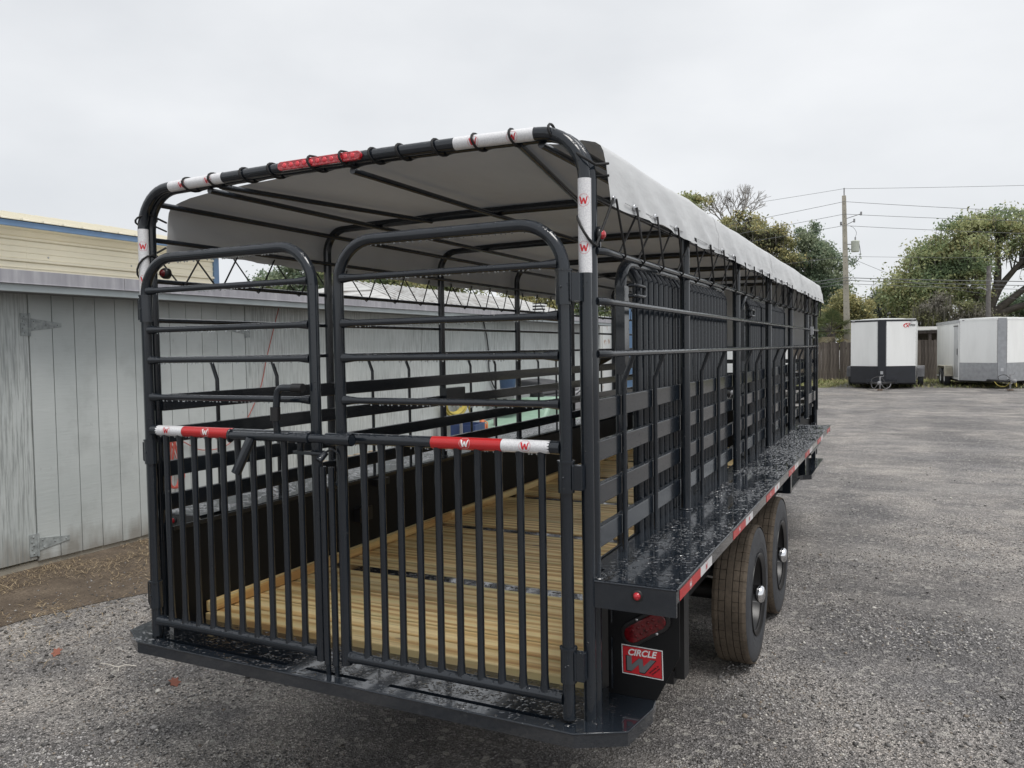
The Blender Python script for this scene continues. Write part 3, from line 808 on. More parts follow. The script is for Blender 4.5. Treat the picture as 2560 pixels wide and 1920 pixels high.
# --- rear gates
GY = -.044
def rear_gate(sx):
    xo, xi = sx*.944, sx*.058
    fr = MB()
    fr.tube(fillet([(xo, GY, .012), (xo, GY, 1.60), (xi, GY, 1.60), (xi, GY, .045)], .155, 10), .0205, 16)
    g = part(fr, 'rear_gate')
    def bar(z, r, re, name='gate_bar', dz=0):
        xs_ = [xo-sx*.018, xo-sx*.04, xo-sx*.075, xi+sx*.075, xi+sx*.04, xi+sx*.018]
        rs = [re, (re+r)/2+.001, r, r, (re+r)/2+.001, re]
        sub(MB().tube([(a, GY, z) for a in xs_], rs, 14), name, g)
    for z in (1.026, 1.180, 1.306, 1.469): bar(z, .0118, .0185)
    bar(.077, .0200, .0225, 'bottom_rail'); bar(.887, .0205, .0225, 'middle_rail')
    for k in range(10):
        x = (.155+.0783*k) if sx > 0 else (-.851+.0794*k)
        pts = [(x, GY, .078), (x, GY, .10), (x, GY, .14), (x, GY, .80), (x, GY, .85), (x, GY, .880)]
        sub(MB().tube(pts, [.019, .0155, .0128, .0128, .0135, .016], 10, ref=(1, 0, 0)), 'picket', g)
    # weld toes where pickets meet the rail
    for (za, zb) in ((.132, .244), (.745, .845), (1.340, 1.450)):
        s_ = MB().tube([(xo, GY, za), (xo, GY, zb)], .0265, 18)
        s_.tube([(xo, GY, zb-.004), (xo, GY, zb+.002)], .029, 18)
        s_.box(min(xo+sx*.02, sx*1.0), max(xo+sx*.02, sx*1.0), GY+(-.012 if sx > 0 else .004), GY+(.02 if sx > 0 else .036), za+.01, zb-.012)
        s_.ball((xo, GY-.027, (za+zb)/2), .004, 8, 5)
        sub(s_, 'hinge_sleeve', g)
        sub(MB().tube([(xo+sx*.027, GY-.012, za+.01+i*(zb-za-.02)/12) for i in range(13)], [.0035+.001*(i % 2) for i in range(13)], 6), 'weld_bead', g)
    # drop rods
    xr = -.022 if sx < 0 else .017
    sub(MB().tube([(xr, GY-.012, .04), (xr, GY-.012, .78)], .0125, 10), 'rod_sleeve', g)
    sub(MB().tube([(xr, GY-.004, -.03), (xr, GY-.012, .06)], .0095, 10), 'drop_rod', g)
    # reflective tape on the middle rail
    seg = [(.45, .7195, 'tape_red', .585, 'ink_white'), (.7205, .893, 'tape_white', .808, 'ink_red')] if sx > 0 else \
          [(-.912, -.7415, 'tape_white', -.828, 'ink_red'), (-.7405, -.470, 'tape_red', -.608, 'ink_white')]
    for a, b, mt, ex, ink in seg:
        rr = .0215
        put(MB().tube([(a, GY, .887), (b, GY, .887)], rr, 24, caps=False).mesh('reflective_tape', M[mt]), 'reflective_tape', g)
        fr_ = lambda p, q, ex=ex: (ex+p, GY-.0221*math.cos(q/.0221+.15), .887+.0221*math.sin(q/.0221+.15))
        emblem(g, fr_, .021, ink)
    return g
GR = rear_gate(1); GL = rear_gate(-1)
# slam latch across the left gate
ly, lz = -.098, .889
sl = MB()
sl.tube([(-.436, ly, lz-.003), (-.136, ly, lz)], .0165, 16).tube([(-.137, ly, lz), (-.045, ly, lz)], .0195, 16).tube([(-.046, ly, lz), (.04, ly, lz)], .0158, 16)
sl.tube([(-.052, ly, lz), (-.044, ly, lz)], .0215, 16)
LT = sub(sl, 'slam_latch', GL)
sub(MB().tube([(.035, ly, lz), (.146, ly, lz)], .0225, 18, caps=False).tube([(.146, ly, lz), (.06, ly, lz)], .0185, 18, caps=True), 'latch_socket', GR)
sub(MB().tube(fillet([(-.205, ly+.01, .895), (-.205, ly, .96), (-.190, ly, 1.073), (-.075, ly, 1.073)], [.02, .03], 6), .0135, 12), 'latch_handle', GL)
sub(MB().tube([(-.118, ly, 1.073), (-.07, ly, 1.073)], .0165, 12), 'handle_grip', GL, 'black')
sub(MB().tube([(-.206, ly, .95), (-.205, ly, 1.0)], .019, 12), 'handle_collar', GL, 'black')
sub(MB().tube([(-.318, ly-.012, .880), (-.336, ly-.03, .822), (-.366, ly-.045, .750)], .019, 14), 'latch_lever', GL)
sub(MB().tube([(-.436+.0*i, ly-.014*math.cos(i*.524), lz-.004+.022*math.sin(i*.524)) for i in range(12)], .006, 8, closed=True), 'latch_ring', GL)
sub(MB().box(-.132, -.045, -.092, -.072, .826, .838).tube([(-.05, -.085, .832), (.005, -.085, .832)], .009, 10).tube([(.012, -.12, .81), (.02, -.09, .838)], .0125, 12), 'slide_bolt', GL)
sub(MB().tube(fillet([(.02, -.085, .84), (.04, -.08, .852), (.062, -.07, .835), (.066, -.066, .81)], .012, 3), .004, 8), 'bolt_loop', GR)

# --- tape and emblems on the rear bow
def bow_tape(axis, a, b, c0, emb, rr=.0216):
    if axis == 'x':
        zc = lambda x: HT+.014*(1-x*x)
        m = MB().tube([(x, 0, zc(x)) for x in np.linspace(a, b, 5)], rr, 24, caps=False)
        o = put(m.mesh('reflective_tape', M['tape_white']), 'reflective_tape', RB)
        for e in emb:
            emblem(RB, lambda p, q, e=e: (e+p, -.0222*math.cos(q/.0222-.25), zc(e)+.0222*math.sin(q/.0222-.25)), .020)
    else:
        m = MB().tube([(c0, 0, a), (c0, 0, b)], rr, 24, caps=False)
        put(m.mesh('reflective_tape', M['tape_white']), 'reflective_tape', RB)
        ph = .2 if c0 > 0 else .75
        for e in emb:
            emblem(RB, lambda p, q, e=e: (c0+.0222*math.sin(p/.0222+ph), -.0222*math.cos(p/.0222+ph), e+q), .020)
bow_tape('x', .536, .832, 0, (.614, .758)); bow_tape('x', -.823, -.526, 0, (-.743, -.597))
bow_tape('z', 1.44, 1.735, 1.0, (1.665, 1.518)); bow_tape('z', 1.44, 1.735, -1.0, (1.661, 1.521))
# light bar
zl = HT+.012
lb = MB()
def stad(hl, r, cx_, cz_, n=8):
    p = []
    for s2 in (1, -1):
        for i in range(n+1):
            a = -math.pi/2+math.pi*i/n; p.append((cx_+s2*(hl+r*math.cos(a)), cz_+s2*r*math.sin(a)))
    return p
lb.prism(stad(.176, .0165, -.029, zl), lambda a, b, d: (a, d, b), -.018, -.034)
LBAR = part(lb, 'light_bar', 'lens', .003)
for k in range(11):
    sub(MB().revolve([(-.002, 0), (-.003, .008), (0, .010)], (-.029+(k-5)*.0315, -.0342, zl), 'y', 12), 'led', LBAR, 'led')
# side marker lamps on brackets
for sx in (-1, 1):
    mkb = part(MB().box(sx*1.026-.008, sx*1.026+.008, .046, .054, 1.51, 1.59), 'marker_light', 'paint')
    sub(MB().revolve([(sx*.0, .0), (sx*.0, .022), (sx*.012, .022), (sx*.012, .017)], (sx*1.028, .048, 1.563), 'x', 16), 'marker_base', mkb, 'black')
    sub(MB().ball((sx*1.041, .046, 1.563), .0155, 12, 8, (.8, 1, 1)), 'lens', mkb, 'lens')

lm_ = part(MB().revolve([(0, .0), (-.010, .019), (0, .024), (.018, .024), (.02, 0)], (-.962, .07, 1.553), 'y', 18), 'marker_light', 'black')
sub(MB().revolve([(-.02, 0), (-.018, .012), (-.01, .016)], (-.962, .07, 1.553), 'y', 14), 'lens', lm_, 'lens_dark')
# --- tarp
prof = []
def tprof():
    half = [(1.066, 1.658), (1.058, 1.72), (1.049, 1.79), (1.040, 1.838), (1.030, 1.858), (1.012, 1.870), (.96, 1.885), (.90, 1.897), (.7, 1.908), (.5, 1.914), (.25, 1.919)]
    p = half + [(0, 1.920)] + [(-a, b) for a, b in half[::-1]]
    q = []
    for (a, b), (c, d) in zip(p[:-1], p[1:]):
        nn = max(1, int(math.hypot(c-a, d-b)/.03))
        for i in range(nn): q.append((a+(c-a)*i/nn, b+(d-b)*i/nn))
    q.append(p[-1]); return q
prof = tprof(); NY = 200; tv = []; tf = []
for j in range(NY+1):
    t = j/NY
    for i, (x, z) in enumerate(prof):
        side = min(1, max(0, (1.88-z)/.2)); edge_ = abs(x) > 1.03
        y0 = .12 - .05*x + (.08 if x > 0 else .0)*math.exp(-((abs(x)-.87)/.07)**2); y = y0 + (7.27-.02-y0)*t
        ph = (y/SP) % 1.0; sag = math.sin(math.pi*ph)
        dz = -.009*sag*(1-side) - .007*math.exp(-(y-.1)/.2)*(1-side*.6)
        dx = 0
        n1 = noise.noise((x*1.6, y*1.3, z*2.0)); n2 = noise.noise((x*6, y*2.4, z*5)); 
        crease = abs(noise.noise((y*3.0+z*4.5, z*1.2, 7.7*(1 if x > 0 else 2))))
        dz += (.010*n1+.005*n2)*(1-side)
        if side > 0:
            sg = 1 if x > 0 else -1
            dx = sg*side*(.005*n1 + .004*n2 + .075*(.22-min(.22, crease)) - .004*sag)
            scal = abs(math.sin(math.pi*(y-.06)/.29))
            dz += side*(.012*sag - .006*scal + .004*n2)
        tv.append((x+dx, y, z+dz))
n_ = len(prof)
for j in range(NY):
    for i in range(n_-1): tf.append((j*n_+i, j*n_+i+1, (j+1)*n_+i+1, (j+1)*n_+i))
tm = MB(); tm.add(tv, tf, True)
TARP = part(tm, 'tarp_roof', 'tarp')
# hem seams and the front curtain
for sx in (-1, 1):
    sub(MB().box(min(sx*1.064, sx*1.067), max(sx*1.064, sx*1.067), .21, 7.25, 1.684, 1.6865), 'hem_seam', TARP, 'tarp')
for ysm in (1.75, 3.55, 5.35):
    jr = min(range(NY+1), key=lambda j: abs(tv[j*n_+n_//2][1]-ysm)); sm_ = MB(); vs_ = []
    for i in range(n_):
        a = Vector(tv[jr*n_+i]); b = Vector(tv[(jr+1)*n_+i]); p0 = Vector(tv[jr*n_+max(i-1, 0)]); p1 = Vector(tv[jr*n_+min(i+1, n_-1)])
        nr = (p1-p0).cross(b-a).normalized(); nr = nr if nr.dot(Vector((a.x, 0, max(.05, a.z-1.6)))) > 0 else -nr
        vs_ += [a+nr*.0012, a.lerp(b, .35)+nr*.0012]
    sm_.add(vs_, [(2*i, 2*i+1, 2*i+3, 2*i+2) for i in range(n_-1)], True)
    sub(sm_, 'panel_seam', TARP, 'tarp')
cv = MB(); cvs = []
for j in range(13):
    for i in range(41):
        x = -.98+1.96*i/40; z = 1.18+.72*j/12
        cvs.append((x, 7.02+.012*noise.noise((x*3, z*3, 4)), z))
cv.add(cvs, [(j*41+i, j*41+i+1, (j+1)*41+i+1, (j+1)*41+i) for j in range(12) for i in range(40)], True)
sub(cv, 'front_curtain', TARP, 'tarp')
# grommets and lacing
for sx in (-1, 1):
    rope = []; gro = MB(); base_z = 1.676; ok = 0
    zr = 1.512 + (.012 if sx < 0 else 0)
    K = 24
    for k in range(K+1):
        yg = (.09, .31, .565)[k] if k < 3 else .565+.303*(k-2)
        if yg > 7.2: break
        ph = (yg/SP) % 1; zg = base_z + .012*math.sin(math.pi*ph)
        gro.tube([(sx*1.066, yg+.010*math.cos(a*.628), zg+.010*math.sin(a*.628)) for a in range(10)], .0035, 6, closed=True)
        gro.tube([(sx*1.060, yg, zg), (sx*1.0685, yg, zg)], .0075, 8)
        rope += [(sx*1.074, yg, zg), (sx*1.0585, yg+.140, zr), (sx*1.040, yg+.146, zr-.0165), (sx*1.026, yg+.152, zr), (sx*1.056, yg+.285, zg)]
    rope = [p for p in rope if p[1] < 7.22]
    part(MB().tube(rope, .0040, 6), 'lacing_rope', 'rope')
    tag(part(gro, 'grommets', 'zinc'), kind='stuff')
# rear lacing round the rear bow
for x in (-.743, -.6, -.433, -.291, -.082, .062, .18, .297, .444, .599, .737, .877):
    zc = HT+.014*(1-x*x); loop = []; rr_ = MB()
    for i in range(17):
        a = 2*math.pi*i/16 - .6
        loop.append((x + .035*(i/16) - .006, .020+.049*math.cos(a), zc+.028*math.sin(a)))
    if -.23 < x < .17: loop = [(p[0], p[1]-.016 if p[1] < 0 else p[1], p[2]) for p in loop]
    if x < .85: loop.append((x+.045, .10, zc+.0))
    rr_.tube(loop, .0044, 6); part(rr_, 'lacing_rope', 'rope')
def collar(sx, z, tilt):
    return [(sx*1.002+.028*math.cos(a), .02+.050*math.sin(a), z+tilt*math.cos(a)) for a in [2*math.pi*i/14 for i in range(15)]]
for sx in (-1, 1):
    for z, tl_, tgt in ((1.775 if sx < 0 else 1.80, -.02*sx, (sx*1.056, .120-.05*sx, 1.79)), (1.575, -.05*sx, (sx*1.070, .125-.05*sx, 1.68))):
        part(MB().tube(collar(sx, z, tl_)+[tgt], .0044, 6), 'lacing_rope', 'rope')
    part(MB().tube([(sx*.99, .06, 1.752), (sx*1.058, .12-.05*sx, 1.752)], .004, 6), 'lacing_rope', 'rope')
# rain beads standing on the wet plates
def beads(parent, n, x0, x1, y0, y1, z, smin, smax, lng, ax, skip=None, loc=(0, 0, 0)):
    K = 8; ring = [(math.cos(2*math.pi*k/K), math.sin(2*math.pi*k/K)) for k in range(K)]
    base = np.array([(c*1.0, q*1.0, 0) for c, q in ring]+[(c*.72, q*.72, .62) for c, q in ring]+[(0, 0, .92)])
    fs = [(k, (k+1) % K, K+(k+1) % K, K+k) for k in range(K)]
    tri = [(K+k, K+(k+1) % K, 2*K, 2*K) for k in range(K)]
    x = rng.uniform(x0, x1, n); y = rng.uniform(y0, y1, n)
    cl = np.array([noise.noise((a*3.1, b*3.1, 4.)) + .6*noise.noise((a*11, b*11, 8.)) for a, b in zip(x, y)])
    ok = cl > rng.uniform(-.5, .35, n)
    if skip: ok &= np.array([not skip(a, b) for a, b in zip(x, y)])
    x, y = x[ok], y[ok]; n = len(x)
    sz = smin*(smax/smin)**(rng.random(n)**1.7); a = rng.normal(ax, .45, n); el = rng.uniform(1.0, lng, n)
    vx = base[None, :, 0]*(sz*el)[:, None]; vy = base[None, :, 1]*sz[:, None]; vz = base[None, :, 2]*(sz*.42)[:, None]
    bend = (vx**2)*(rng.normal(0, 22, n))[:, None]; vy = vy+bend
    X = vx*np.cos(a)[:, None]-vy*np.sin(a)[:, None]+x[:, None]; Y = vx*np.sin(a)[:, None]+vy*np.cos(a)[:, None]+y[:, None]
    V = np.stack([X, Y, vz+z], -1)
    N = len(V); me = bpy.data.meshes.new('rain_beads')
    F = [f for f in fs]+[t_[:3] for t_ in tri]
    allf = []
    for i in range(N): allf += [tuple(q+i*17 for q in f) for f in F]
    me.from_pydata(V.reshape(-1, 3).tolist(), [], allf); me.polygons.foreach_set('use_smooth', [True]*len(allf)); me.materials.append(M['bead']); me.update()
    o = put(me, 'rain_beads', parent, loc); o['kind'] = 'stuff'; return o
beads(TR, 3000, 1.015, 1.275, .02, 2.2, .4588, .0022, .0062, 3.4, .15, None, OFF)
beads(TR, 4200, 1.015, 1.275, 2.2, 5.45, .4588, .0035, .0075, 2.6, .15, None, OFF)
beads(TR, 4200, -1.275, -1.015, .27, 5.4, .4588, .0035, .0085, 2.6, .15, None, OFF)
beads(TR, 3000, -1.05, 1.05, -.105, .20, -.0002, .0022, .0065, 3.0, .1, lambda a, b: ys0-.004 < b < ys1+.004 or abs(a) > 1.1, OFF)
for sx in (-1, 1):
    for zb_ in (1.031, .889, .741, .597):
        beads(TR, 420, min(sx*.965, sx*.985), max(sx*.965, sx*.985), .06, 4.5, zb_, .0020, .0045, 2.0, 1.57, None, OFF)
for k in (1, 2, 3):
    beads(TR, 420, -.95, .95, 1.107*k-.04, 1.107*k+.04, .026, .003, .008, 2.4, .1, None, OFF)
# water beads hanging below the bars
dr = MB(); 
def hang(x0, x1, y, z, step, sx=1):
    x = x0
    while x < x1:
        if random.random() < .72: 
            r = random.uniform(.0022, .0042)
            dr.ball((x, y+random.uniform(-.003, .003), z-r*.4), r, 6, 4, (1, 1, 1.25))
        x += step*random.uniform(.5, 1.6)
for z, r in ((1.026, .0118), (1.18, .0118), (1.306, .0118), (1.469, .0118), (1.60, .0205), (.887, .0215)):
    hang(-.88, -.12, GY, z-r, .016); hang(.12, .88, GY, z-r, .016)
for z in (1.364-.0105, 1.524-.0105):
    y = .2
    while y < 5:
        dr.ball((-1.0425, y, z-.001), random.uniform(.002, .004), 6, 4); y += random.uniform(.02, .06)
tag(part(dr, 'water_beads', 'drop'), kind='stuff')

# ================================================================== SHED ALONG THE YARD
SH = thing('shed', 'long grey painted shed of weathered plywood with double doors and a low metal roof', 'shed', (-4.78, 0, 0))
def spart(mb, name, mat, bevel=0, parent=None): return mb.build(name, M[mat], parent or SH, (0, 0, 0), bevel)
# local x = 0 is the wall face, +x toward the yard
def boards(y0, y1, parent, z0, z1, wd=.2075):
    k = 0; y = y0
    while y < y1-.02:
        ye = min(y+wd, y1)
        b = MB().box(-.02, 0, y+.0035, ye-.0035, z0+random.uniform(-.006, .006), z1)
        b.build('siding_board', M['board'], parent, (0, 0, 0), .0015); y = ye
def door(y0, y1, hinge_at):
    d = MB().box(-.045, -.0085, y0+.004, y1-.004, .06, 2.34).build('door', M['soffit'], SH)
    boards(y0, y1, d, .05, 2.345)
    for z in (2.085, .20):
        h = MB(); s = 1 if hinge_at == y0 else -1
        h.prism([(hinge_at-s*.075, z-.095), (hinge_at-s*.006, z-.095), (hinge_at-s*.006, z+.095), (hinge_at-s*.075, z+.095)], lambda a, b, dd: (dd, a, b), .001, .006)
        h.prism([(hinge_at+s*.006, z-.055), (hinge_at+s*.29, z-.018), (hinge_at+s*.29, z+.018), (hinge_at+s*.006, z+.055)], lambda a, b, dd: (dd, a, b), .001, .006)
        h.tube([(.008, hinge_at, z-.1), (.008, hinge_at, z+.1)], .009, 8)
        for a, b in ((-.04, .07), (-.055, .03), (-.04, 0), (-.055, -.03), (-.04, -.07), (.04, .03), (.05, -.03), (.15, .0), (.255, .0)):
            h.ball((.007, hinge_at+s*a, z+b), .0085, 6, 4, (.6, 1, 1))
        hm = h.build('hinge', M['hinge'], d)
    return d
door(1.93, 3.17, 1.93); door(3.175, 4.412, 4.412)
pan = [(-8.0, -6.78), (-6.78, -5.56), (-5.56, -4.34), (-4.34, -3.12), (-3.12, -1.90), (-1.90, -.70), (-.70, .52), (.52, 1.925)]
y = 4.418
while y < 16.1: pan.append((y, min(y+1.22, 16.1))); y += 1.22
for a, b in pan:
    spart(MB().box(-.03, random.uniform(-.002, .002), a+.003, b-.003, .07+random.uniform(-.01, .01), 2.36), 'plywood_panel', 'ply', .002)
spart(MB().box(-.25, -.02, -8, 16.1, 0, .055), 'footing', 'concrete')
spart(MB().box(-3.6, -.032, -8, -7.95, 0, 2.36).box(-3.6, -.032, 16.05, 16.1, 0, 2.36), 'end_wall', 'ply')
spart(MB().box(-.01, .30, -8.2, 16.5, 2.342, 2.352), 'soffit', 'soffit')
spart(MB().box(.295, .335, -8.2, 16.55, 2.335, 2.405), 'fascia_board', 'trim', .004)
for a, b in ((-8.2, -1.2), (-1.195, 2.6), (2.605, 6.1), (6.105, 9.7), (9.705, 13.2), (13.205, 16.6)):
    spart(MB().box(.338, .352, a, b, 2.4, 2.505).box(.336, .365, a, b, 2.395, 2.401), 'roof_flashing', 'flash', .002)
spart(MB().prism([(.34, 2.49), (.34, 2.503), (-3.8, 2.62), (-3.8, 2.607)], lambda a, b, d: (a, d, b), -8.2, 16.6), 'roof', 'roofmetal')
rf = MB()
for k in range(20): rf.box(-.02, .29, -7.6+k*1.22, -7.55+k*1.22, 2.353, 2.40)
spart(rf, 'rafter_tail', 'soffit')

# cords and cables on the shed wall
def cord(name, pts, r, mat, label, cat): 
    return tag(MB().tube(pts, r, 6).build(name, M[mat]), label, cat)
def smooth(pts, n=8):
    P = [Vector(p) for p in pts]; out = []
    for i in range(len(P)-1):
        p0, p1, p2, p3 = P[max(i-1, 0)], P[i], P[i+1], P[min(i+2, len(P)-1)]
        for k in range(n):
            t = k/n
            out.append(.5*((2*p1)+(p2-p0)*t+(2*p0-5*p1+4*p2-p3)*t*t+(3*p1-p0-3*p2+p3)*t**3))
    return out+[P[-1]]
pts = [(-4.765, 4.95, 2.34), (-4.76, 4.86, 2.12), (-4.76, 4.72, 1.75), (-4.76, 4.61, 1.42), (-4.76, 4.39, 1.08), (-4.76, 4.1, .82), (-4.76, 3.73, .80), (-4.75, 3.47, .92), (-4.73, 3.34, .95)]
for k in range(9):
    a = .17+.04*random.random()
    pts += [(-4.73+.02*random.random(), 3.33+.05*random.uniform(-1, 1), .95), (-4.71, 3.25+.03*random.uniform(-1, 1), .62-a*.4), (-4.70, 3.33+.03*random.uniform(-1, 1), .55-a*.4), (-4.72, 3.42+.04*random.uniform(-1, 1), .66-a*.3)]
cord('extension_cord', smooth(pts, 6), .0048, 'cord_red', 'red extension cord running down the shed wall to a hanging coil', 'cord')
cord('hanging_cable', smooth([(-4.76, 10.05, 2.34), (-4.755, 10.15, 2.1), (-4.755, 10.22, 1.83), (-4.755, 10.25, 1.4), (-4.755, 10.40, 1.16), (-4.75, 10.6, 1.0)], 6), .012, 'cable_black', 'black cable hanging loose down the pale shed wall', 'cable')

# ================================================================== CLUTTER BESIDE THE SHED
def pallet(x, y, z, rz, label):
    t = thing('wooden_pallet', label, 'pallet', (x, y, z), rz, 'stacked wooden pallets by the shed')
    for k in range(7): MB().box(-.5, .5, -.58+k*.175, -.58+k*.175+.1, .12, .14).build('deck_board', M['pallet_wood'], t)
    for sx in (-.46, 0, .46): MB().box(sx-.04, sx+.04, -.6, .6, .022, .119).build('stringer', M['pallet_wood'], t)
    for k in (-.55, 0, .5): MB().box(-.5, .5, k, k+.1, 0, .021).build('bottom_board', M['pallet_wood'], t)
pallet(-4.15, 6.05, .02, .03, 'wooden pallet on the ground at the bottom of the stack by the shed')
pallet(-4.17, 6.07, .17, -.02, 'wooden pallet in the middle of the stack by the shed')
pallet(-4.13, 6.04, .32, .05, 'wooden pallet on the top of the stack by the shed')
lum = thing('lumber_board', 'fresh yellow lumber board lying on the pallet stack', 'board', (-4.0, 6.1, .47), .06)
MB().box(-.07, .07, -1.1, 1.0, 0, .04).build('plank', M['fresh_lumber'], lum, (0, 0, 0), .004)
tag(MB().box(-4.5, -4.36, 4.9, 5.5, 0.02, .05).box(-4.5, -4.36, 4.95, 5.5, .051, .08).build('lumber_board', M['fresh_lumber']), 'short stacked lumber offcut against the shed wall', 'board')
tk = thing('poly_tank', 'pale green plastic tank standing against the shed', 'tank', (-4.2, 10.75, 0))
tb = MB(); pr = [(-1.25, .02), (1.25, .02), (1.32, .1), (1.32, .50), (.75, .56), (.5, .93), (.08, .93), (-.25, .62), (-1.15, .58), (-1.32, .5), (-1.32, .1)]
tb.prism(pr, lambda a, b, d: (d, a, b), -.42, .42); tb.build('body', M['tank_green'], tk, (0, 0, 0), .06)
MB().tube([(0, .28, .93), (0, .28, .98)], .14, 16).build('lid', M['black'], tk)
hs = thing('hose_coil', 'yellow hose coil hanging on the shed wall', 'hose', (-4.68, 8.85, .93))
hc = MB()
for k in range(6):
    r = .22+.018*k; hc.tube([(.02*(k % 3), r*1.15*math.cos(a*.262), r*.62*math.sin(a*.262)) for a in range(24)], .02, 8, closed=True)
hc.build('coil', M['yellow'], hs)
MB().tube([(.02, .2, .05), (.03, .42, -.03), (.03, .5, -.16)], .022, 8).build('hose_end', M['yellow'], hs)
bk = thing('bucket', 'blue plastic bucket on top of the machinery by the shed', 'bucket', (-4.45, 10.36, 1.06))
MB().revolve([(0, .0), (0, .13), (.28, .155), (.30, .165), (.30, .15), (.03, .12), (.03, 0)], (0, 0, 0), 'z', 20).build('body', M['bucket_blue'], bk)
MB().tube([(.15*math.cos(a*.35), .155*math.sin(a*.35)*.2, .28-.1*math.sin(a*.35)) for a in range(10)], .004, 6).build('handle', M['zinc'], bk)
tag(MB().box(-4.72, -4.2, 10.1, 10.75, .95, 1.06).box(-4.7, -4.64, 10.12, 10.18, 0, .95).box(-4.7, -4.64, 10.65, 10.7, 0, .95).build('workbench', M['grey_steel']), 'low grey steel bench against the shed under the blue bucket', 'bench')
gr = thing('barbecue_grill', 'dark barbecue grill cart standing beside the shed', 'grill', (-4.35, 11.5, 0))
MB().box(-.27, .27, -.42, .42, .75, .95).build('firebox', M['dark_steel'], gr, (0, 0, 0), .03)
MB().prism([(-.27, .955), (.27, .955), (.22, 1.2), (-.2, 1.24)], lambda a, b, d: (a, d, b), -.42, .42).build('lid', M['dark_steel'], gr, (0, 0, 0), .03)
for a in (-.24, .24):
    for b in (-.38, .38): MB().box(a-.02, a+.02, b-.02, b+.02, 0, .75).build('leg', M['dark_steel'], gr)
MB().box(-.22, .22, .43, .75, .9, .93).build('side_shelf', M['grey_steel'], gr)
en = thing('engine_block', 'dark grey engine on a stand near the end of the shed', 'engine', (-4.3, 12.7, 0))
MB().box(-.3, .3, -.4, .4, .55, .95).build('block', M['grey_steel'], en, (0, 0, 0), .05)
MB().box(-.2, .2, -.32, .3, .955, 1.15).build('head', M['grey_steel'], en, (0, 0, 0), .04)
MB().revolve([(0, .0), (0, .16), (.06, .16), (.06, 0)], (-.05, -.46, .75), 'y', 18).build('pulley', M['dark_steel'], en)
for a in (-.25, .25):
    for b in (-.33, .33): MB().box(a-.03, a+.03, b-.03, b+.03, 0, .55).build('stand_leg', M['dark_steel'], en)
MB().tube([(.31, -.2, .9), (.4, -.1, 1.0), (.42, .1, .92), (.33, .25, .8)], .015, 8).build('hose', M['rubber'], en)
cr = thing('plastic_crate', 'dark blue crate lying among mulch by the shed', 'crate', (-4.35, 8.72, .42), .2)
for s in (-1, 1):
    MB().box(-.2, .2, s*.26-.012, s*.26+.012, .02, .22).build('side', M['crate_blue'], cr); MB().box(s*.19-.012, s*.19+.012, -.247, .247, .02, .22).build('side', M['crate_blue'], cr)
MB().box(-.2, .2, -.27, .27, 0, .019).build('base', M['crate_blue'], cr)
sh_ = thing('metal_shelf', 'low rusty shelf against the shed wall under the yellow hose', 'shelf', (-4.5, 8.95, 0))
MB().box(-.25, .25, -.6, .6, .37, .41).build('shelf_board', M['pallet_wood'], sh_); MB().box(-.25, .25, -.6, .6, .08, .11).build('shelf_board', M['pallet_wood'], sh_)
for a in (-.22, .22):
    for b in (-.57, .57): MB().box(a-.018, a+.018, b-.018, b+.018, 0, .72).build('leg', M['grey_steel'], sh_)
fl = thing('orange_jug', 'bright orange jug on the low shelf', 'jug', (-4.4, 9.28, .412))
MB().revolve([(0, 0), (0, .085), (.16, .085), (.2, .04), (.24, .04), (.24, 0)], (0, 0, 0), 'z', 16).build('body', M['orange'], fl)
MB().tube([(.05, 0, .22), (.1, 0, .2), (.1, 0, .1), (.085, 0, .07)], .012, 6).build('handle', M['orange'], fl)

# ================================================================== BUILDINGS BEHIND THE SHED
BB = thing('metal_building', 'cream metal sided building with blue eave trim behind the shed', 'building', (-9.0, 0, 0))
def bpart(mb, name, mat, bevel=0): return mb.build(name, M[mat], BB, (0, 0, 0), bevel)
# rows of ribbed siding, each row one sheet profile run along the wall
z = .1
while z < 3.6:
    pr = [(-.35, z), (-.335, z+.005), (-.300, z+.015), (-.300, z+.045), (-.335, z+.06), (-.335, z+.135), (-.322, z+.14), (-.322, z+.15), (-.335, z+.155), (-.335, z+.22), (-.322, z+.225), (-.322, z+.235), (-.335, z+.24), (-.335, z+.303), (-.35, z+.305)]
    m = MB(); m.prism(pr[::-1], lambda a, b, d: (a, d, b), -8, 4.9); m.build('siding_panel', M['beige'], BB)
    m = MB(); m.prism([(a+.003, b) for a, b in pr[::-1]], lambda a, b, d: (a, d, b), 4.88, 8.3); m.build('siding_panel', M['beige'], BB)
    z += .305
sc_m = MB()
for yy in (3.9, 5.2, 6.6):
    zz = .2
    while zz < 3.5: sc_m.ball((-.325, yy, zz), .014, 6, 4, (.6, 1, 1)); zz += .305
tag(sc_m.build('screw_heads', M['zinc'], BB), kind='stuff')
bpart(MB().box(-.36, -.30, 8.3, 8.42, 0, 3.60), 'corner_trim', 'blue', .005)
bpart(MB().box(-.05, 0, -8.2, 8.55, 3.595, 3.675), 'eave_trim', 'blue', .004)
bpart(MB().box(-.36, -.051, -8.2, 8.5, 3.60, 3.615), 'soffit', 'beige')
zr = lambda x: 3.66 + (-x)*.2
bpart(MB().prism([(.03, zr(0)+.02), (.03, zr(0)+.035), (-3.3, zr(-3.3)+.035), (-3.3, zr(-3.3)+.02)][::-1], lambda a, b, d: (a, d, b), -8.2, 8.5), 'roof_panel', 'beige_roof')
ribs = MB(); y = -8.0
while y < 8.5:
    ribs.prism([(y-.02, 0), (y+.02, 0), (y+.012, .025), (y-.012, .025)], lambda a, b, d: (d, a, zr(d)+.034+b), .035, -3.3); y += .3
bpart(ribs, 'roof_rib', 'beige_roof')
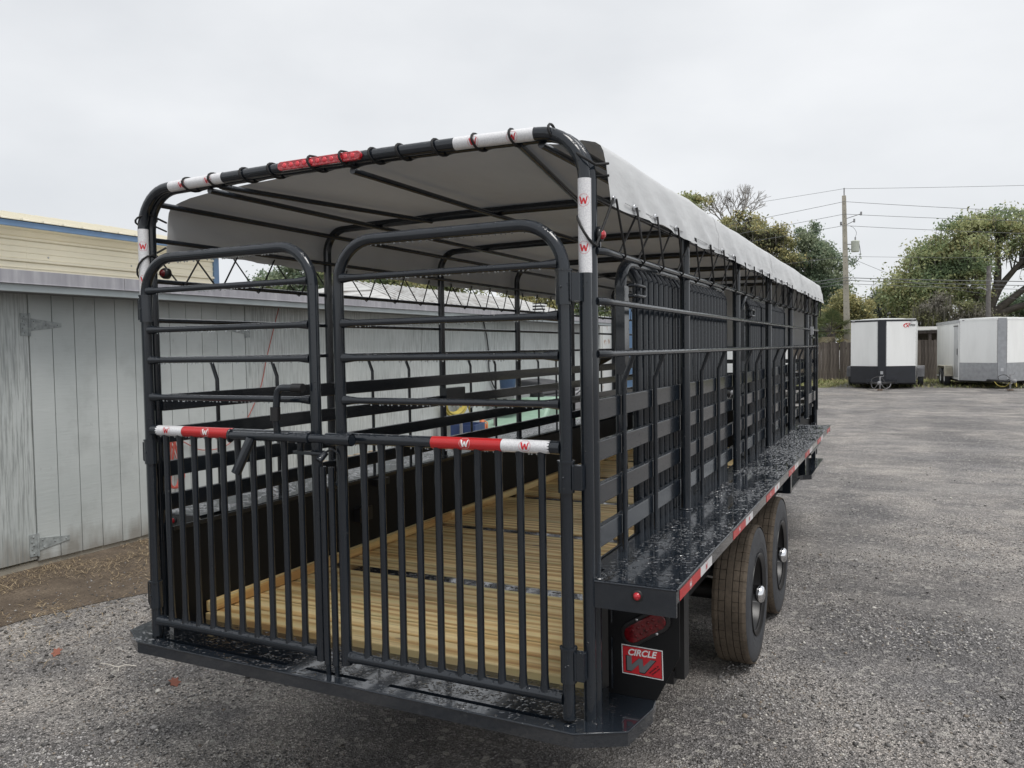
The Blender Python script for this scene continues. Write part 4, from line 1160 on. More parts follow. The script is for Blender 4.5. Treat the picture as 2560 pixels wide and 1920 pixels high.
bpart(MB().box(-6.5, -.36, 8.32, 8.36, 0, 3.9), 'end_wall', 'beige')
# building with the pale corrugated roof
CB = thing('outbuilding', 'low building with a streaked pale metal roof behind the shed', 'building', (-9.5, 17, 0))
def roofplane(a, b, c, d, name, n):
    m = MB(); A, B, C, D = map(Vector, (a, b, c, d)); nrm = (B-A).cross(D-A).normalized(); nrm = nrm if nrm.z > 0 else -nrm
    m.add([A, B, C, D, A-nrm*.03, B-nrm*.03, C-nrm*.03, D-nrm*.03], [(0,1,2,3), (7,6,5,4), (0,4,5,1), (1,5,6,2), (2,6,7,3), (3,7,4,0)])
    o = m.build(name, M['roofmetal'], CB); r = MB()
    for k in range(1, n):
        t = k/n; r.tube([A.lerp(B, t)+nrm*.01, D.lerp(C, t)+nrm*.01], .022, 5)
    r.build('roof_rib', M['roofmetal'], o)
roofplane((3.0, -6.4, 2.55), (3.0, 4.6, 2.55), (0, 4.6, 3.42), (0, -4.4, 3.42), 'roof', 40)
roofplane((3.0, -6.4, 2.55), (0, -4.4, 3.42), (-.1, -4.4, 3.42), (-3, -6.4, 2.55), 'roof', 3)
MB().box(-2.6, 2.6, -6, 4.4, 0, 2.5).build('wall', M['trim'], CB)
MB().box(2.66, 2.7, -6, 4.5, 2.45, 2.53).build('gutter', M['flash'], CB)
VS = thing('louvred_vent', 'dark slatted vent stack rising beyond the shed roof', 'vent', (-6.9, 17.2, 2.4))
for k in range(8): MB().box(-.16, .16, -.18, .18, .08*k, .08*k+.03).build('louvre_slat', M['white'], VS)
MB().box(-.12, .12, -.14, .14, -2.4, .62).build('shaft', M['dark_steel'], VS)

# shipping container at the end of the shed
CT = thing('shipping_container', 'rust stained white shipping container beyond the end of the shed', 'container', (-7.0, 19.0, 0), .02)
MB().box(-1.22, 1.22, .06, 6, .15, 2.7).build('body', M['container'], CT)
for s in (-1, 1):
    d = MB().box(s*.6-.585, s*.6+.585, 0, .05, .2, 2.65).build('door', M['container'], CT)
    for z in (.75, 1.3, 1.85): MB().box(s*.6-.5, s*.6+.5, -.018, -.001, z-.018, z+.018).build('door_rib', M['grey_steel'], d)
    for q in (.25, .85): MB().tube([(s*q, -.03, .2), (s*q, -.03, 2.65)], .018, 8).build('lock_rod', M['container'], d)
    MB().box(s*.25-.02, s*.25+.25, -.06, -.045, 1.1, 1.15).build('handle', M['grey_steel'], d)
bx = thing('blue_cabinet', 'tall blue cabinet beside the white container, mostly hidden', 'cabinet', (-5.25, 20.2, 0))
MB().box(-.4, .4, -.4, .4, .05, 2.95).build('body', M['blue'], bx, (0, 0, 0), .03)
MB().box(-.3, .3, -.43, -.405, .15, 2.1).build('door', M['blue'], bx)

# ================================================================== ENCLOSED TRAILERS
def enclosed(name, label, loc, rz, W, Lb, z0, z1, zs, nose, upper, lower, fend, logo=None, side_door=True, trim='navy', band='navy', side='white', detail=True):
    t = thing(name, label, 'trailer', loc, rz, 'parked enclosed trailers')
    def p(mb, nm, mat, bevel=0, par=None): return mb.build(nm, M[mat], par or t, (0, 0, 0), bevel)
    hb = .14; h = W/2
    foot = [(-h, 0), (-hb, -nose), (hb, -nose), (h, 0), (h, Lb), (-h, Lb)]
    p(MB().prism([(a*.985, b*.99+.01) for a, b in foot], fnz, z0+.01, z1-.01), 'body', side)
    # front skins: lower band, upper panels, centre band, cap
    for s in (-1, 1):
        a = Vector((s*hb, -nose, 0)); b = Vector((s*h, 0, 0)); d = (b-a).normalized(); nrm = Vector((s*-d.y*-1, 0, 0)); nv = Vector((d.y, -d.x, 0)); nv = nv if nv.y < 0 else -nv
        def panel(u0, u1, zA, zB, nm, mat, off=.012):
            L_ = (b-a).length; q0 = a+d*u0*L_; q1 = a+d*u1*L_; m = MB()
            vs = [q0+nv*.002, q1+nv*.002, q1+nv*off, q0+nv*off]
            m.prism([(v.x, v.y) for v in (vs if s < 0 else vs[::-1])], fnz, zA, zB); return p(m, nm, mat)
        panel(.004, .996, z0, zs-.004, 'lower_panel', lower); panel(.02, .985, zs, z1-.07, 'front_panel', upper)
        panel(0, 1, z1-.066, z1, 'cap_trim', trim, .02)
        mm = MB(); 
        if detail:
            for zz in np.linspace(zs+.1, z1-.2, 10): mm.ball(a+d*.03*(b-a).length+nv*.014+Vector((0, 0, zz)), .009, 6, 4)
            for zz in np.linspace(zs+.1, z1-.2, 10): mm.ball(a+d*.975*(b-a).length+nv*.014+Vector((0, 0, zz)), .009, 6, 4)
            o = p(mm, 'rivets', 'zinc'); tag(o, kind='stuff')
    p(MB().box(-hb-.004, hb+.004, -nose-.014, -nose+.01, z0, z1), 'nose_band', band)
    p(MB().prism([(-h, z1), (h, z1), (h*.6, z1+.05), (0, z1+.075), (-h*.6, z1+.05)], lambda a, b, d: (a, d, b), .0, Lb), 'roof', 'white')
    p(MB().prism([(a, b) for a, b in foot[:4]], fnz, z1+.001, z1+.03), 'roof_nose', 'white')
    # chassis, tongue, jack
    p(MB().box(-h+.05, h-.05, .1, Lb-.05, z0-.07, z0-.001), 'floor_frame', 'frame')
    for s in (-1, 1): p(MB().tube([(s*.55, -.15, z0+.02), (s*.06, -nose-1.45, z0+.05)], .045, 6), 'tongue_beam', 'frame')
    p(MB().box(-.06, .06, -nose-1.75, -nose-1.35, z0+.01, z0+.12).ball((0, -nose-1.78, z0+.08), .07, 10, 6), 'coupler', 'grey_steel', .0)
    j = p(MB().tube([(0, -nose-1.2, .06), (0, -nose-1.2, z0+.30)], .03, 10), 'jack', 'grey_steel')
    p(MB().box(-.09, .09, -nose-1.29, -nose-1.11, .02, .05), 'jack_foot', 'rustwood', 0, j)
    p(MB().tube([(0, -nose-1.2, z0+.30), (.13, -nose-1.2, z0+.31), (.13, -nose-1.2, z0+.37)], .012, 8), 'crank', 'grey_steel', 0, j)
    ch = MB()
    for s in (-1, 1): ch.tube(smooth([(s*.05, -nose-1.5, z0+.04), (s*.18, -nose-1.25, z0-.14), (s*.3, -nose-.8, z0-.12), (s*.35, -nose-.5, z0+.0)], 6), .012, 6)
    p(ch, 'safety_chain', 'yellow' if side_door else 'grey_steel')
    p(MB().tube(smooth([(0, -nose-1.2, z0+.15), (-.25, -nose-1.1, z0+.02), (-.3, -nose-.8, z0+.2), (0, -nose-.6, z0+.25), (.25, -nose-.9, z0-.1)], 6), .014, 6), 'wiring_loom', 'black')
    p(MB().box(-.55, .55, -.58, -.50, z0-.02, z0+.16), 'stone_guard', lower)
    # wheels and fenders
    for s in (-1, 1):
        for yy in (fend, fend+.85):
            wv = p(MB().revolve([(-.1, .2), (-.1, .34), (-.07, .36), (.07, .36), (.1, .34), (.1, .2), (.04, .18), (.03, 0)], (s*(h+.14), yy, .36), 'x', 28), 'wheel', 'rubber')
            p(MB().revolve([(s*.06, 0), (s*.06, .07), (s*.02, .19), (s*.08, .2)], (s*(h+.14), yy, .36), 'x', 20), 'rim', 'white' if side_door else 'grey_steel', 0, wv)
        f = [(fend-.55, .42), (fend-.42, .78), (fend-.28, .84), (fend+1.13, .84), (fend+1.27, .78), (fend+1.4, .42), (fend+1.37, .42), (fend+1.24, .76), (fend+1.1, .81), (fend-.25, .81), (fend-.39, .76), (fend-.52, .42)]
        a_, b_ = sorted((s*(h+.005), s*(h+.29)))
        fo = p(MB().prism(f[::-1], lambda a, b, d: (d, a, b), a_, b_), 'fender', 'cream' if side_door else 'greyfend', .008)
        fa = [(fend-.55, .42), (fend-.42, .78), (fend-.28, .84), (fend-.25, .62), (fend-.3, .42)]
        p(MB().prism(fa[::-1], lambda a, b, d: (d, a, b), a_, b_), 'fender_apron', 'cream' if side_door else 'greyfend', .01, fo)
        if side_door:
            xx0, xx1 = sorted((s*(h+.001), s*(h+.014)))
            dd = p(MB().box(xx0, xx1, .22, 1.0, z0+.12, z1-.25), 'side_door', 'alu_light', .004)
            xx0, xx1 = sorted((s*(h+.0145), s*(h+.03)))
            p(MB().box(xx0, xx1, .20, 1.02, z1-.27, z1-.22), 'drip_cap', 'dark_steel', 0, dd)
            p(MB().box(xx0, xx1, .3, .36, z0+1.0, z0+1.25), 'door_latch', 'black', 0, dd)
            xx0, xx1 = sorted((s*(h-.01), s*(h+.018)))
            p(MB().box(xx0, xx1, .0, .12, z0, z1-.07), 'corner_trim', 'white')
            p(MB().box(xx0, xx1, .0, Lb, z1-.13, z1), 'top_trim', 'alu_light')
    for s in (-1, 1):
        p(MB().box(s*(h-.12)-.05, s*(h-.12)+.05, -.16, -.10, z1-.05, z1-.015), 'clearance_light', 'grey_steel', .006)
    p(MB().box(-.05, .05, -nose-.03, -nose-.015, zs-.32, zs-.2), 'winch_bracket', 'zinc')
    if logo: logo(t, p, h, nose, hb, z1)
    return t
def logo_swoosh(t, p, h, nose, hb, z1):
    a = Vector((hb, -nose)); b = Vector((h, 0)); d = (b-a).normalized(); nv = Vector((d.y, -d.x)); Lx = (b-a).length
    def f(u, z, off=.016): q = a+d*u+nv*off; return (q.x, q.y, z)
    m = MB(); cu = Lx-.30
    for i in range(14):
        a0, a1 = R(60+i*13), R(60+(i+1)*13); w0, w1 = .02+.035*math.sin(math.pi*i/14), .02+.035*math.sin(math.pi*(i+1)/14)
        q = [(cu-.02+.19*math.cos(a0), z1-.24+.10*math.sin(a0)), (cu-.02+.19*math.cos(a1), z1-.24+.10*math.sin(a1)), (cu-.02+(.19-w1)*math.cos(a1), z1-.24+(.10-w1*.6)*math.sin(a1)), (cu-.02+(.19-w0)*math.cos(a0), z1-.24+(.10-w0*.6)*math.sin(a0))]
        m.add([f(x, y) for x, y in q], [(0, 1, 2, 3)])
    for s in (-1, 1):
        q = [(cu-.07-s*.05, z1-.31), (cu-.03-s*.05, z1-.31), (cu+.0+s*.07, z1-.17), (cu-.04+s*.07, z1-.17)]
        m.add([f(x, y, .017) for x, y in q], [(0, 1, 2, 3)])
    p(m, 'emblem', 'ink_red')
    o = put(text_mesh('XPRESS', .12, 'ink_black', .2, .002), 'lettering', t)
    q = f(cu+.14, z1-.235, .017); o.location = q; o.rotation_euler = (R(90), 0, math.atan2(d.y, d.x)); o.scale = (.62, 1, 1)
def logo_bird(t, p, h, nose, hb, z1):
    a = Vector((hb, -nose)); b = Vector((h, 0)); d = (b-a).normalized(); nv = Vector((d.y, -d.x)); Lx = (b-a).length
    def f(u, z, off=.016): q = a+d*u+nv*off; return (q.x, q.y, z)
    m = MB(); u = Lx*.78; z = z1-.28
    m.add([f(u+x, z+y) for x, y in ((-.1, .06), (0, .02), (.02, .12), (.14, .1), (.2, .02), (.1, -.1), (-.02, -.08))], [tuple(range(7))])
    p(m, 'emblem', 'ink_red')
enclosed('enclosed_trailer', 'enclosed trailer with white upper panels and black lower front, in front of the wooden fence', (1.04, 33.1, 0), R(-1.5), 2.38, 5.2, .24, 2.74, .91, .55, 'white', 'navy', 2.1, logo_swoosh, side_door=False)
enclosed('enclosed_trailer', 'white enclosed trailer with bright aluminium lower panels and side door, at the right edge', (5.02, 34.25, 0), R(7.6), 2.5, 5.0, .30, 2.70, 1.0, 1.05, 'white', 'alu', 1.75, logo_bird, True, 'white', 'alu', 'white')
enclosed('enclosed_trailer', 'plain white enclosed trailer seen through the front slats of the stock trailer', (-3.0, 25.0, 0), R(3), 2.5, 5.0, .30, 2.2, .75, .6, 'white', 'navy', 2.0, None, False, 'white', 'white', 'white', False)

# ================================================================== FENCE, POLE, WIRES
FN = thing('wooden_fence', 'weathered dark picket board fence behind the parked trailers', 'fence', (-3.2, 40.0, 0), math.atan2(3.4, 12.2))
x = 0; k = 0
while x < 19:
    wd = random.uniform(.125, .15); hgt = 1.86+.010*x+random.uniform(-.03, .03)
    b = MB().box(-wd/2, wd/2, -.012, .012, -.02, hgt)
    put(b.mesh('fence_board', M['fence']), 'fence_board', FN, (x+wd/2, random.uniform(-.008, .008), .02), 0, (random.uniform(-.01, .01), random.uniform(-.012, .012), random.uniform(-.02, .02)))
    x += wd+random.uniform(.004, .014); k += 1
for z in (.4, 1.55): MB().box(0, 19, .03, .07, z, z+.09).build('rail', M['fence'], FN)
for i in range(9): MB().box(i*2.4-.05, i*2.4+.05, .075, .17, 0, 1.9).build('post', M['fence'], FN)
LE = thing('lean_to', 'open lean-to roof with a pale metal edge behind the fence', 'shed', (2.0, 42.6, 0), .10)
MB().prism([(-.5, 2.42), (2.2, 2.62), (2.2, 2.65), (-.5, 2.45)], lambda a, b, d: (d, a, b), -.6, 2.6).build('roof', M['roofmetal'], LE)
MB().box(-.6, 2.6, -.47, -.43, 2.27, 2.415).build('beam', M['fence'], LE)
for a in (-.5, .9, 2.4): MB().box(a-.06, a+.06, -.42, -.30, 0, 2.41).build('post', M['fence'], LE)
MB().box(-.6, 2.6, 2.0, 2.05, 0, 2.4).build('back_wall', M['fence'], LE)

UP = thing('utility_pole', 'tall square concrete utility pole with a grey transformer', 'pole', (-.80, 42.2, 0))
lean = lambda z: (-.02*(z/9.3)*6.0*.9, 0)
pm = MB()
zz = [0, 3, 6, 9.36]; wds = [.165, .145, .12, .095]
vs = []
for z, wd in zip(zz, wds):
    cx_ = -.022*z
    vs += [(cx_-wd, -wd, z), (cx_+wd, -wd, z), (cx_+wd, wd, z), (cx_-wd, wd, z)]
pm.add(vs, [(i*4+j, i*4+(j+1) % 4, (i+1)*4+(j+1) % 4, (i+1)*4+j) for i in range(3) for j in range(4)]+[(12, 13, 14, 15)])
pm.build('shaft', M['concrete'], UP, (0, 0, 0), .01)
hl = MB()
for k in range(22): hl.revolve([(0, 0), (0, .016), (-.002, .018)], (-.022*(2+k*.33), -.166+.0075*(2+k*.33)-.002, 2+k*.33), 'y', 8)
tag(hl.build('bolt_holes', M['dark_steel'], UP), kind='stuff')
MB().tube([(-.2, 0, 9.3), (-.2, 0, 9.75)], .03, 6).build('lightning_rod', M['grey_steel'], UP)
tf = MB().revolve([(6.48, 0), (6.48, .18), (6.52, .195), (6.97, .195), (7.0, .21), (7.03, .2), (7.06, .1), (7.06, 0)], (.33, 0, 0), 'z', 20).build('transformer', M['transformer'], UP)
MB().tube([(.33, 0, 7.05), (.33, 0, 7.22)], .035, 8).build('bushing', M['grey_steel'], tf)
MB().box(-.05, .16, -.03, .03, 6.60, 6.64).box(-.05, .16, -.03, .03, 6.86, 6.90).build('bracket', M['grey_steel'], tf)
MB().tube(smooth([(.33, 0, 7.22), (.38, 0, 7.45), (.25, 0, 7.7), (.05, 0, 7.82)], 6), .010, 5).tube(smooth([(.5, 0, 6.95), (.56, 0, 6.3), (.3, 0, 5.9), (0, -.1, 6.1), (-.25, 0, 6.22)], 6), .016, 5).build('jumper_wire', M['wire'], UP)
for i, (a, z) in enumerate(((-.35, 7.95), (.28, 8.05), (.6, 8.38))):
    MB().tube([(-.15, 0, z-.2), (a, 0, z)], .018, 6).tube([(a, 0, z-.08), (a, 0, z+.1)], .045, 8).build('insulator', M['grey_steel'], UP)
def wire(z0, z1l, z1r, sag, label, r=.011, xl=-26, yl=36, xr=26, yr=43.5):
    P0 = Vector((-.98 if z0 > 7 else -.9, 42.0, z0)); out_ = []
    for end, z1 in ((Vector((xl, yl, z1l)), 1), (Vector((xr, yr, z1r)), 1)):
        seg = []
        for i in range(25):
            t = i/24; p = P0.lerp(end, t); p.z -= sag*4*t*(1-t); seg.append(p)
        out_.append(seg)
    m = MB().tube(out_[0][::-1]+out_[1][1:], r, 5)
    tag(m.build('power_line', M['wire']), label, 'wire', 'wires strung from the utility pole')
wire(9.68, 7.5, 8.3, .2, 'topmost wire fixed to the rod on the pole top', .009)
wire(9.03, 5.9, 6.0, .3, 'upper wire just below the top of the concrete pole')
wire(8.40, 5.6, 6.0, .3, 'wire meeting the pole just above its middle joint')
wire(7.82, 5.4, 5.4, .3, 'wire meeting the pole above the transformer')
wire(6.26, 4.9, 5.3, .3, 'thin wire meeting the pole below the transformer', .008)
wire(5.18, 3.5, 4.1, .3, 'uppermost of the three lowest cables on the pole', .020)
wire(5.05, 3.2, 3.9, .35, 'middle one of the three lowest cables on the pole', .016)
wire(4.88, 2.9, 3.7, .35, 'lowest cable of all on the pole', .012)
MBp = MB().tube([(-.75, 42.0, 6.2), (2.0, 43.5, 4.9), (8.2, 49, 3.9)], .009, 5)
tag(MBp.build('service_drop', M['wire']), 'slanting service wire running from the pole into the oak', 'wire')
SPOLE = thing('wooden_pole', 'slender grey wooden pole in front of the oak trunk', 'pole', (5.55, 44.5, 0))
MB().tube([(0, 0, 0), (.03, 0, 5.6)], [.13, .10], 10).build('shaft', M['bark_grey'], SPOLE)
MB().tube([(.0, -.05, 4.35), (-.35, -.2, 4.55), (-.5, -.25, 4.5)], .03, 6).build('lamp_arm', M['grey_steel'], SPOLE)

# ================================================================== TREES
GREEN = [(0.188, 0.253, 0.144), (0.274, 0.338, 0.181), (0.348, 0.397, 0.216), (0.439, 0.458, 0.24)]
OLIVE = [(0.275, 0.282, 0.144), (0.385, 0.366, 0.18), (0.492, 0.438, 0.208), (0.234, 0.253, 0.136)]
DARK = [(0.152, 0.208, 0.144), (0.2, 0.264, 0.178), (0.258, 0.31, 0.208), (0.317, 0.359, 0.246)]
MOSS = [(0.238, 0.227, 0.196), (0.307, 0.287, 0.246), (0.178, 0.167, 0.136), (0.13, 0.137, 0.086)]
MIX = GREEN+OLIVE
def leafset(name, P, size, pal, parent, stretch=1.0):
    size *= .72
    n = len(P); P = np.asarray(P)
    u = rng.normal(size=(n, 3)); u /= np.linalg.norm(u, axis=1, keepdims=True)
    v = np.cross(u, rng.normal(size=(n, 3))); v /= np.linalg.norm(v, axis=1, keepdims=True)
    s = size*rng.uniform(.6, 1.35, (n, 1))
    V = np.stack([P-u*s, P-v*s*.5*stretch, P+u*s, P+v*s*.5*stretch], 1)
    col = np.array(pal)[rng.integers(0, len(pal), n)]
    # branchlets keep one hue: hue follows position
    hue = np.array([noise.noise((p[0]*.55, p[1]*.55, p[2]*.75)) for p in P])
    k = np.clip(((hue+.5)*len(pal)).astype(int)+rng.integers(-1, 2, n), 0, len(pal)-1); col = np.array(pal)[k]*rng.uniform(.75, 1.3, (n, 1))
    return soup(name, V, [(0, 1, 2, 3)], 4, M['leaf'], col, None, parent)
def tree(name, label, base, blobs, pal, nleaf, lsize, trunk_r, group='trees beyond the yard', bark='bark', fork=None, moss=0, clumps=34, fill=.5):
    """blobs: (x, y, z, rx, ry, rz) crown lobes relative to base"""
    t = thing(name, label, 'tree', base, 0, group)
    tr = MB(); fk = Vector(fork or (0, 0, max(1.5, min(b[2]-b[5]*.6 for b in blobs))))
    tr.tube([(0, 0, 0), (fk.x*.4+.05, fk.y*.4, fk.z*.5), tuple(fk)], [trunk_r*1.25, trunk_r, trunk_r*.85], 10)
    leaves = []; vol = np.array([b[3]*b[4]*b[5] for b in blobs]); vol = vol/vol.sum()
    for b, f in zip(blobs, vol):
        c = Vector(b[:3]); ctrl = [fk, fk.lerp(c, .35)+Vector((random.uniform(-.3, .3), random.uniform(-.3, .3), .25)), fk.lerp(c, .7)+Vector((random.uniform(-.3, .3), random.uniform(-.3, .3), .2)), c]
        lp = smooth(ctrl, 3); tr.tube(lp, [trunk_r*(.62-.45*i/(len(lp)-1)) for i in range(len(lp))], 7)
        nc = max(8, int(clumps*f*2.6))
        for k in range(nc):
            d = Vector(rng.normal(size=3)).normalized(); rad = random.uniform(.45, 1.0)
            q = c+Vector((d.x*b[3]*rad, d.y*b[4]*rad, d.z*b[5]*rad))
            if q.z < .3: continue
            st = lp[random.randint(len(lp)//2, len(lp)-1)]
            md = st.lerp(q, .5)+Vector((random.uniform(-.2, .2), random.uniform(-.2, .2), random.uniform(-.1, .3)))
            tr.tube([st, md, q], [trunk_r*.11, trunk_r*.07, trunk_r*.03], 4)
            m = int(nleaf*2.5*f/nc); cr = random.uniform(.15, .36)*(b[3]+b[4]+b[5])/3
            g = rng.normal(size=(m, 3))*.62
            leaves.append(np.array(q)+g*np.array([cr*1.25, cr*1.25, cr*.8]))
    tr.build('trunk', M[bark], t)
    if leaves: leafset('crown', np.concatenate(leaves), lsize, pal, t)
    if moss:
        P = np.concatenate(leaves); P = P[rng.integers(0, len(P), moss)]; n = len(P)
        ln = rng.uniform(.25, .9, n); wd = rng.uniform(.012, .035, n); a = rng.uniform(0, 6.28, n)
        dx = np.stack([np.cos(a)*wd, np.sin(a)*wd, np.zeros(n)], -1); dn = np.stack([rng.normal(0, .06, n), rng.normal(0, .06, n), -ln], -1)
        V = np.stack([P-dx, P+dx, P+dn+dx*.3, P+dn-dx*.3], 1)
        soup('hanging_moss', V, [(0, 1, 2, 3)], 4, M['leaf'], np.array(MOSS[:3])[rng.integers(0, 3, n)]*rng.uniform(.7, 1.2, (n, 1)), None, t)
    return t
tree('oak_tree', 'broad spreading live oak with several limbs rising behind the right hand trailer', (5.9, 51, 0),
     [(-3.6, 0, 4.9, 2.1, 2, 1.7), (-2.2, .5, 6.6, 1.9, 2, 1.5), (-.9, 0, 8.2, 1.5, 1.6, 1.1), (.9, .3, 8.5, 1.3, 1.5, 1.0), (-.8, -1.2, 6.5, 1.5, 1.5, 1.2), (-2.4, -1.0, 4.6, 1.7, 1.5, 1.3), (2.6, .4, 7.2, 1.7, 1.6, 1.3), (3.6, 0, 5.6, 1.6, 1.6, 1.1), (4.6, 0, 4.2, 1.6, 1.6, .8), (-.9, -1.4, 4.6, 1.1, 1.0, .9)],
     GREEN+GREEN[1:3]+OLIVE[:2]+GREEN[2:], 24000, .125, .42, fork=(.1, 0, 3.1), moss=1500, clumps=190)
tree('leafy_tree', 'olive topped tree peeking over the tarp, left of the bare tree', (-10.5, 50, 0),
     [(0, 0, 10.6, 1.0, 1.0, 1.3), (-.5, 0, 9.2, 1.3, 1.2, 1.2), (.6, .2, 9.0, .9, 1, 1.0), (0, 0, 7.5, 1.4, 1.4, 1.3)], OLIVE+GREEN[2:], 7500, .13, .22, clumps=46)
tree('mossy_tree', 'big olive and brown tree hung with moss just right of the bare tree', (-6.6, 49, 0),
     [(-.6, 0, 9.1, 1.5, 1.4, 1.1), (.5, 0, 8.1, 1.6, 1.5, 1.2), (-1.0, 0, 7.3, 1.7, 1.5, 1.3), (1.3, 0, 6.6, 1.5, 1.4, 1.2), (0, 0, 5.3, 2.0, 1.6, 1.5), (-.3, .3, 3.2, 1.8, 1.5, 1.5)], OLIVE+[(.075, .07, .05), (.05, .056, .03)], 19000, .125, .32, moss=1700, clumps=90)
tree('evergreen_tree', 'dark blue green evergreen tree between the mossy tree and the utility pole', (-3.3, 50.5, 0),
     [(-.1, 0, 8.2, 1.1, 1.2, 1.1), (.7, 0, 7.0, 1.4, 1.3, 1.1), (-1.0, 0, 6.6, 1.3, 1.3, 1.2), (.6, 0, 5.4, 1.7, 1.4, 1.2), (-.7, 0, 4.6, 1.6, 1.4, 1.4), (.5, 0, 3.2, 1.6, 1.4, 1.3), (-.6, 0, 2.4, 1.6, 1.4, 1.2)], DARK, 17000, .115, .28, clumps=90)
tree('small_tree', 'short yellowish tree standing low beside the utility pole', (-1.2, 46, 0),
     [(0, 0, 3.8, 1.0, 1, .9), (.9, 0, 3.6, .8, .8, .9), (.3, 0, 2.4, 1.2, 1, 1.0)], OLIVE, 5200, .10, .14, clumps=36)
tree('small_tree', 'grey green rounded tree seen over the black fronted trailer', (.55, 55, 0),
     [(0, 0, 4.3, 1.2, 1.0, .9), (-.6, 0, 3.3, 1.1, 1, .9), (.9, 0, 3.4, 1.0, 1, .9), (.1, 0, 2.1, 1.5, 1.1, 1.1)], [(.10, .12, .09), (.125, .145, .11), (.16, .17, .13)], 6500, .11, .15, clumps=40)
tree('mossy_shrub', 'grey brown thicket draped in moss below the oak crown', (3.6, 47, 0),
     [(-1.2, 0, 3.0, 1.0, .9, 1.2), (0, 0, 3.3, 1.0, .9, 1.2), (1.2, 0, 3.0, 1.0, .9, 1.1), (2.2, .3, 2.7, .9, .9, 1.0), (-.4, 0, 1.6, 1.9, .9, 1.0)], MOSS+OLIVE[:1], 9500, .085, .10, moss=2600, clumps=70)
tree('evergreen_tree', 'dark low evergreen under the right limb of the oak', (9.0, 56, 0),
     [(0, 0, 3.7, 1.9, 1.4, 1.3), (-1.8, 0, 3.0, 1.2, 1.2, 1.1), (1.6, 0, 4.3, 1.5, 1.3, 1.3)], DARK, 7500, .12, .2, clumps=40)
# trees behind the buildings on the left
for i, (lb, bs, hh, pl_) in enumerate((
    ('tall dark tree just right of the cream building', (-25.5, 29.5, 0), 7.3, DARK+GREEN), ('lighter green tree behind the shed, right of the dark one', (-22.6, 32, 0), 7.0, MIX),
    ('sparse tree over the middle of the pale metal roof', (-21.0, 35.5, 0), 6.9, MIX), ('tree standing beyond the shipping container', (-14.4, 43, 0), 6.6, GREEN), ('olive tree behind the far end of the outbuilding roof', (-17.6, 40, 0), 5.9, OLIVE))):
    tree('background_tree', lb, bs, [(-1.1, 0, hh-2.0, 1.7, 1.5, 1.3), (.9, 0, hh-1.5, 1.6, 1.4, 1.2), (0, 0, hh-3.4, 2.2, 1.6, 1.5), (0, 0, hh-.9, 1.1, 1.1, .8)], pl_, 7000, .13, .22, 'trees behind the shed', clumps=50)
# bare tree
BT = thing('bare_tree', 'leafless grey tree spreading twigs above the tarp', 'tree', (-8.5, 51.5, 0), 0, 'trees beyond the yard')
bt = MB()
def grow(p, d, ln, r, lv):
    q = p + d*ln; mid = p.lerp(q, .5)+Vector((random.uniform(-1, 1), random.uniform(-1, 1), random.uniform(-.4, .4)))*ln*.07
    bt.tube([p, mid, q], [r, r*.85, r*.7], 6 if lv > 2 else 4)
    if lv == 0: return
    for k in range(3 if lv > 1 else 2):
        e = (d + Vector((random.gauss(0, .46), random.gauss(0, .46), random.gauss(.1, .24)))).normalized()
        grow(q, e, ln*random.uniform(.66, .86), r*.66, lv-1)
bt.tube([(0, 0, 0), (.1, 0, 5), (0, 0, 9.0)], [.26, .2, .13], 10)
grow(Vector((0, 0, 9.0)), Vector((-.45, 0, 1)).normalized(), .95, .085, 5)
grow(Vector((0, 0, 9.0)), Vector((.55, 0, .9)).normalized(), 1.0, .085, 5)
grow(Vector((.02, 0, 8.6)), Vector((.05, .2, 1)).normalized(), 1.1, .08, 4)
bt.build('trunk', M['bark_pale'], BT)
nest = np.array([-.05, -.1, 11.35])+rng.normal(size=(150, 3))*.09
tag(leafset('nest', nest, .09, [(.06, .05, .04), (.08, .07, .06)], BT, .4), kind='stuff')
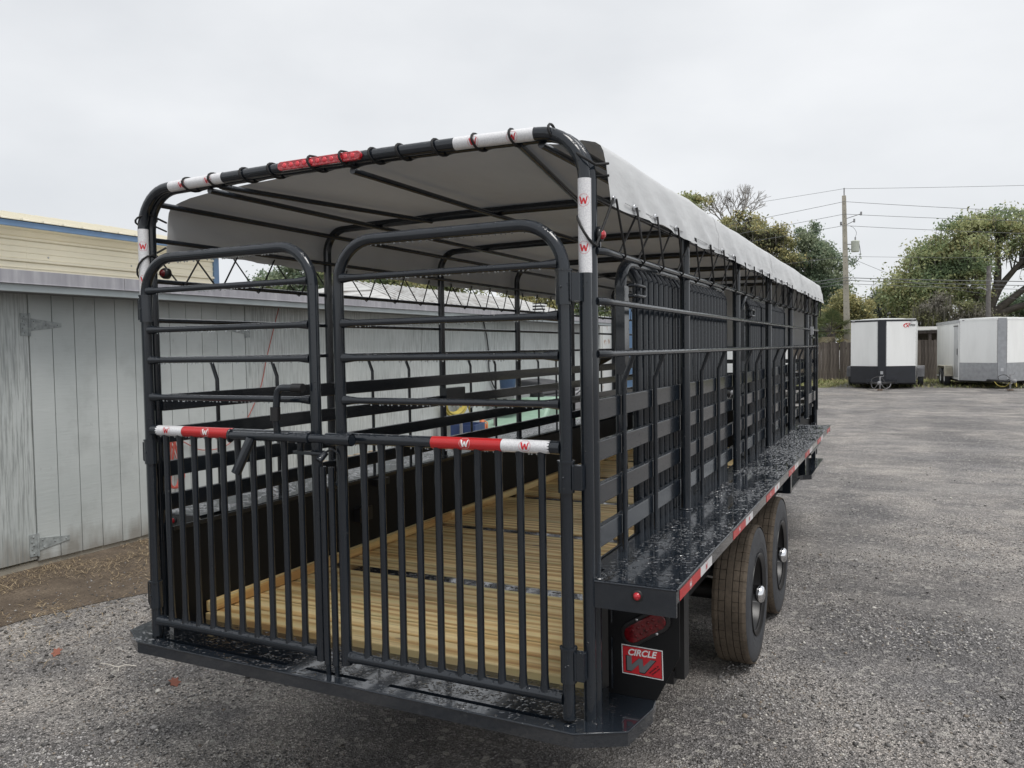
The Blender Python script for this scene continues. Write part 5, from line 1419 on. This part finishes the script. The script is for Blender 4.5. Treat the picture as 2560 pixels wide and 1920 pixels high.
# palm
PM = thing('palm_tree', 'fan palm with drooping dry fronds above the fence', 'palm', (-1.55, 41.6, 0))
MB().tube([(0, 0, 0), (.03, 0, 1.2), (0, 0, 2.35)], [.22, .18, .2], 10).build('trunk', M['bark'], PM)
for k in range(34):
    a = random.uniform(0, 6.28); el = R(random.uniform(-45, 75)); L_ = random.uniform(.55, .85)
    d = Vector((math.cos(a)*math.cos(el), math.sin(a)*math.cos(el), math.sin(el)))
    o = Vector((0, 0, 2.45)); tip = o+d*L_
    side = d.cross(Vector((0, 0, 1))).normalized(); up_ = side.cross(d)
    V = []
    V_st = MB().tube([o, tip], [.018, .010], 5)
    for j in range(22):
        b = R(-105+210*j/21); e = (d*math.cos(b)+side*math.sin(b)).normalized(); ln = random.uniform(.55, .75)*(1-.25*abs(math.sin(b)))
        m1 = tip+e*ln*.6; e2 = tip+e*ln+Vector((0, 0, -.16*ln-.05)); wv = e.cross(up_).normalized()*.016
        V += [tip, m1+wv, e2, m1-wv]
    dead = el < R(-22)
    V = np.array([[c for c in v] for v in V]).reshape(-1, 4, 3)
    pal = np.array([(.24, .20, .13), (.30, .26, .18)]) if dead else np.array([(.075, .10, .045), (.10, .13, .055), (.17, .18, .085)])
    fo = soup('frond', V, [(0, 1, 2, 3)], 4, M['leaf'], pal[rng.integers(0, len(pal), len(V))]*rng.uniform(.8, 1.2, (len(V), 1)), None, PM)
    V_st.build('stalk', M['bark'], fo)

# ================================================================== SMALL THINGS ON THE GROUND
def leaf_litter(x, y, rz, label):
    t = MB(); pts = [(0, -.07), (.03, -.035), (.065, -.03), (.04, 0), (.06, .04), (.02, .035), (0, .075), (-.02, .035), (-.055, .045), (-.04, .0), (-.06, -.03), (-.03, -.035)]
    f = lambda a, b, d: (a, b, .014+d+.12*abs(a)+.02*math.sin(b*40))
    t.prism([(a*.5, b*.42) for a, b in pts], f, 0, .0012)
    o = t.build('fallen_leaf', M['leaf_red'], None, (x, y, .004)); o.rotation_euler = (0, 0, rz)
    tag(o, label, 'leaf', 'fallen leaves on the gravel')
leaf_litter(-2.71, .68, .4, 'curled red brown leaf lying alone on the gravel at the left')
leaf_litter(-1.68, .66, 1.3, 'flat red brown leaf on the gravel nearer the trailer bumper')
tag(MB().tube(smooth([(-2.311, .68, .014), (-2.258, .685, .016), (-2.171, .686, .014), (-2.146, .721, .016), (-2.083, .74, .013)], 5), .0032, 5).tube([(-2.165, .69, .014), (-2.115, .644, .012)], .0028, 5).build("twig", M["twig"]), "pale forked twig on the gravel between the two leaves", "twig")
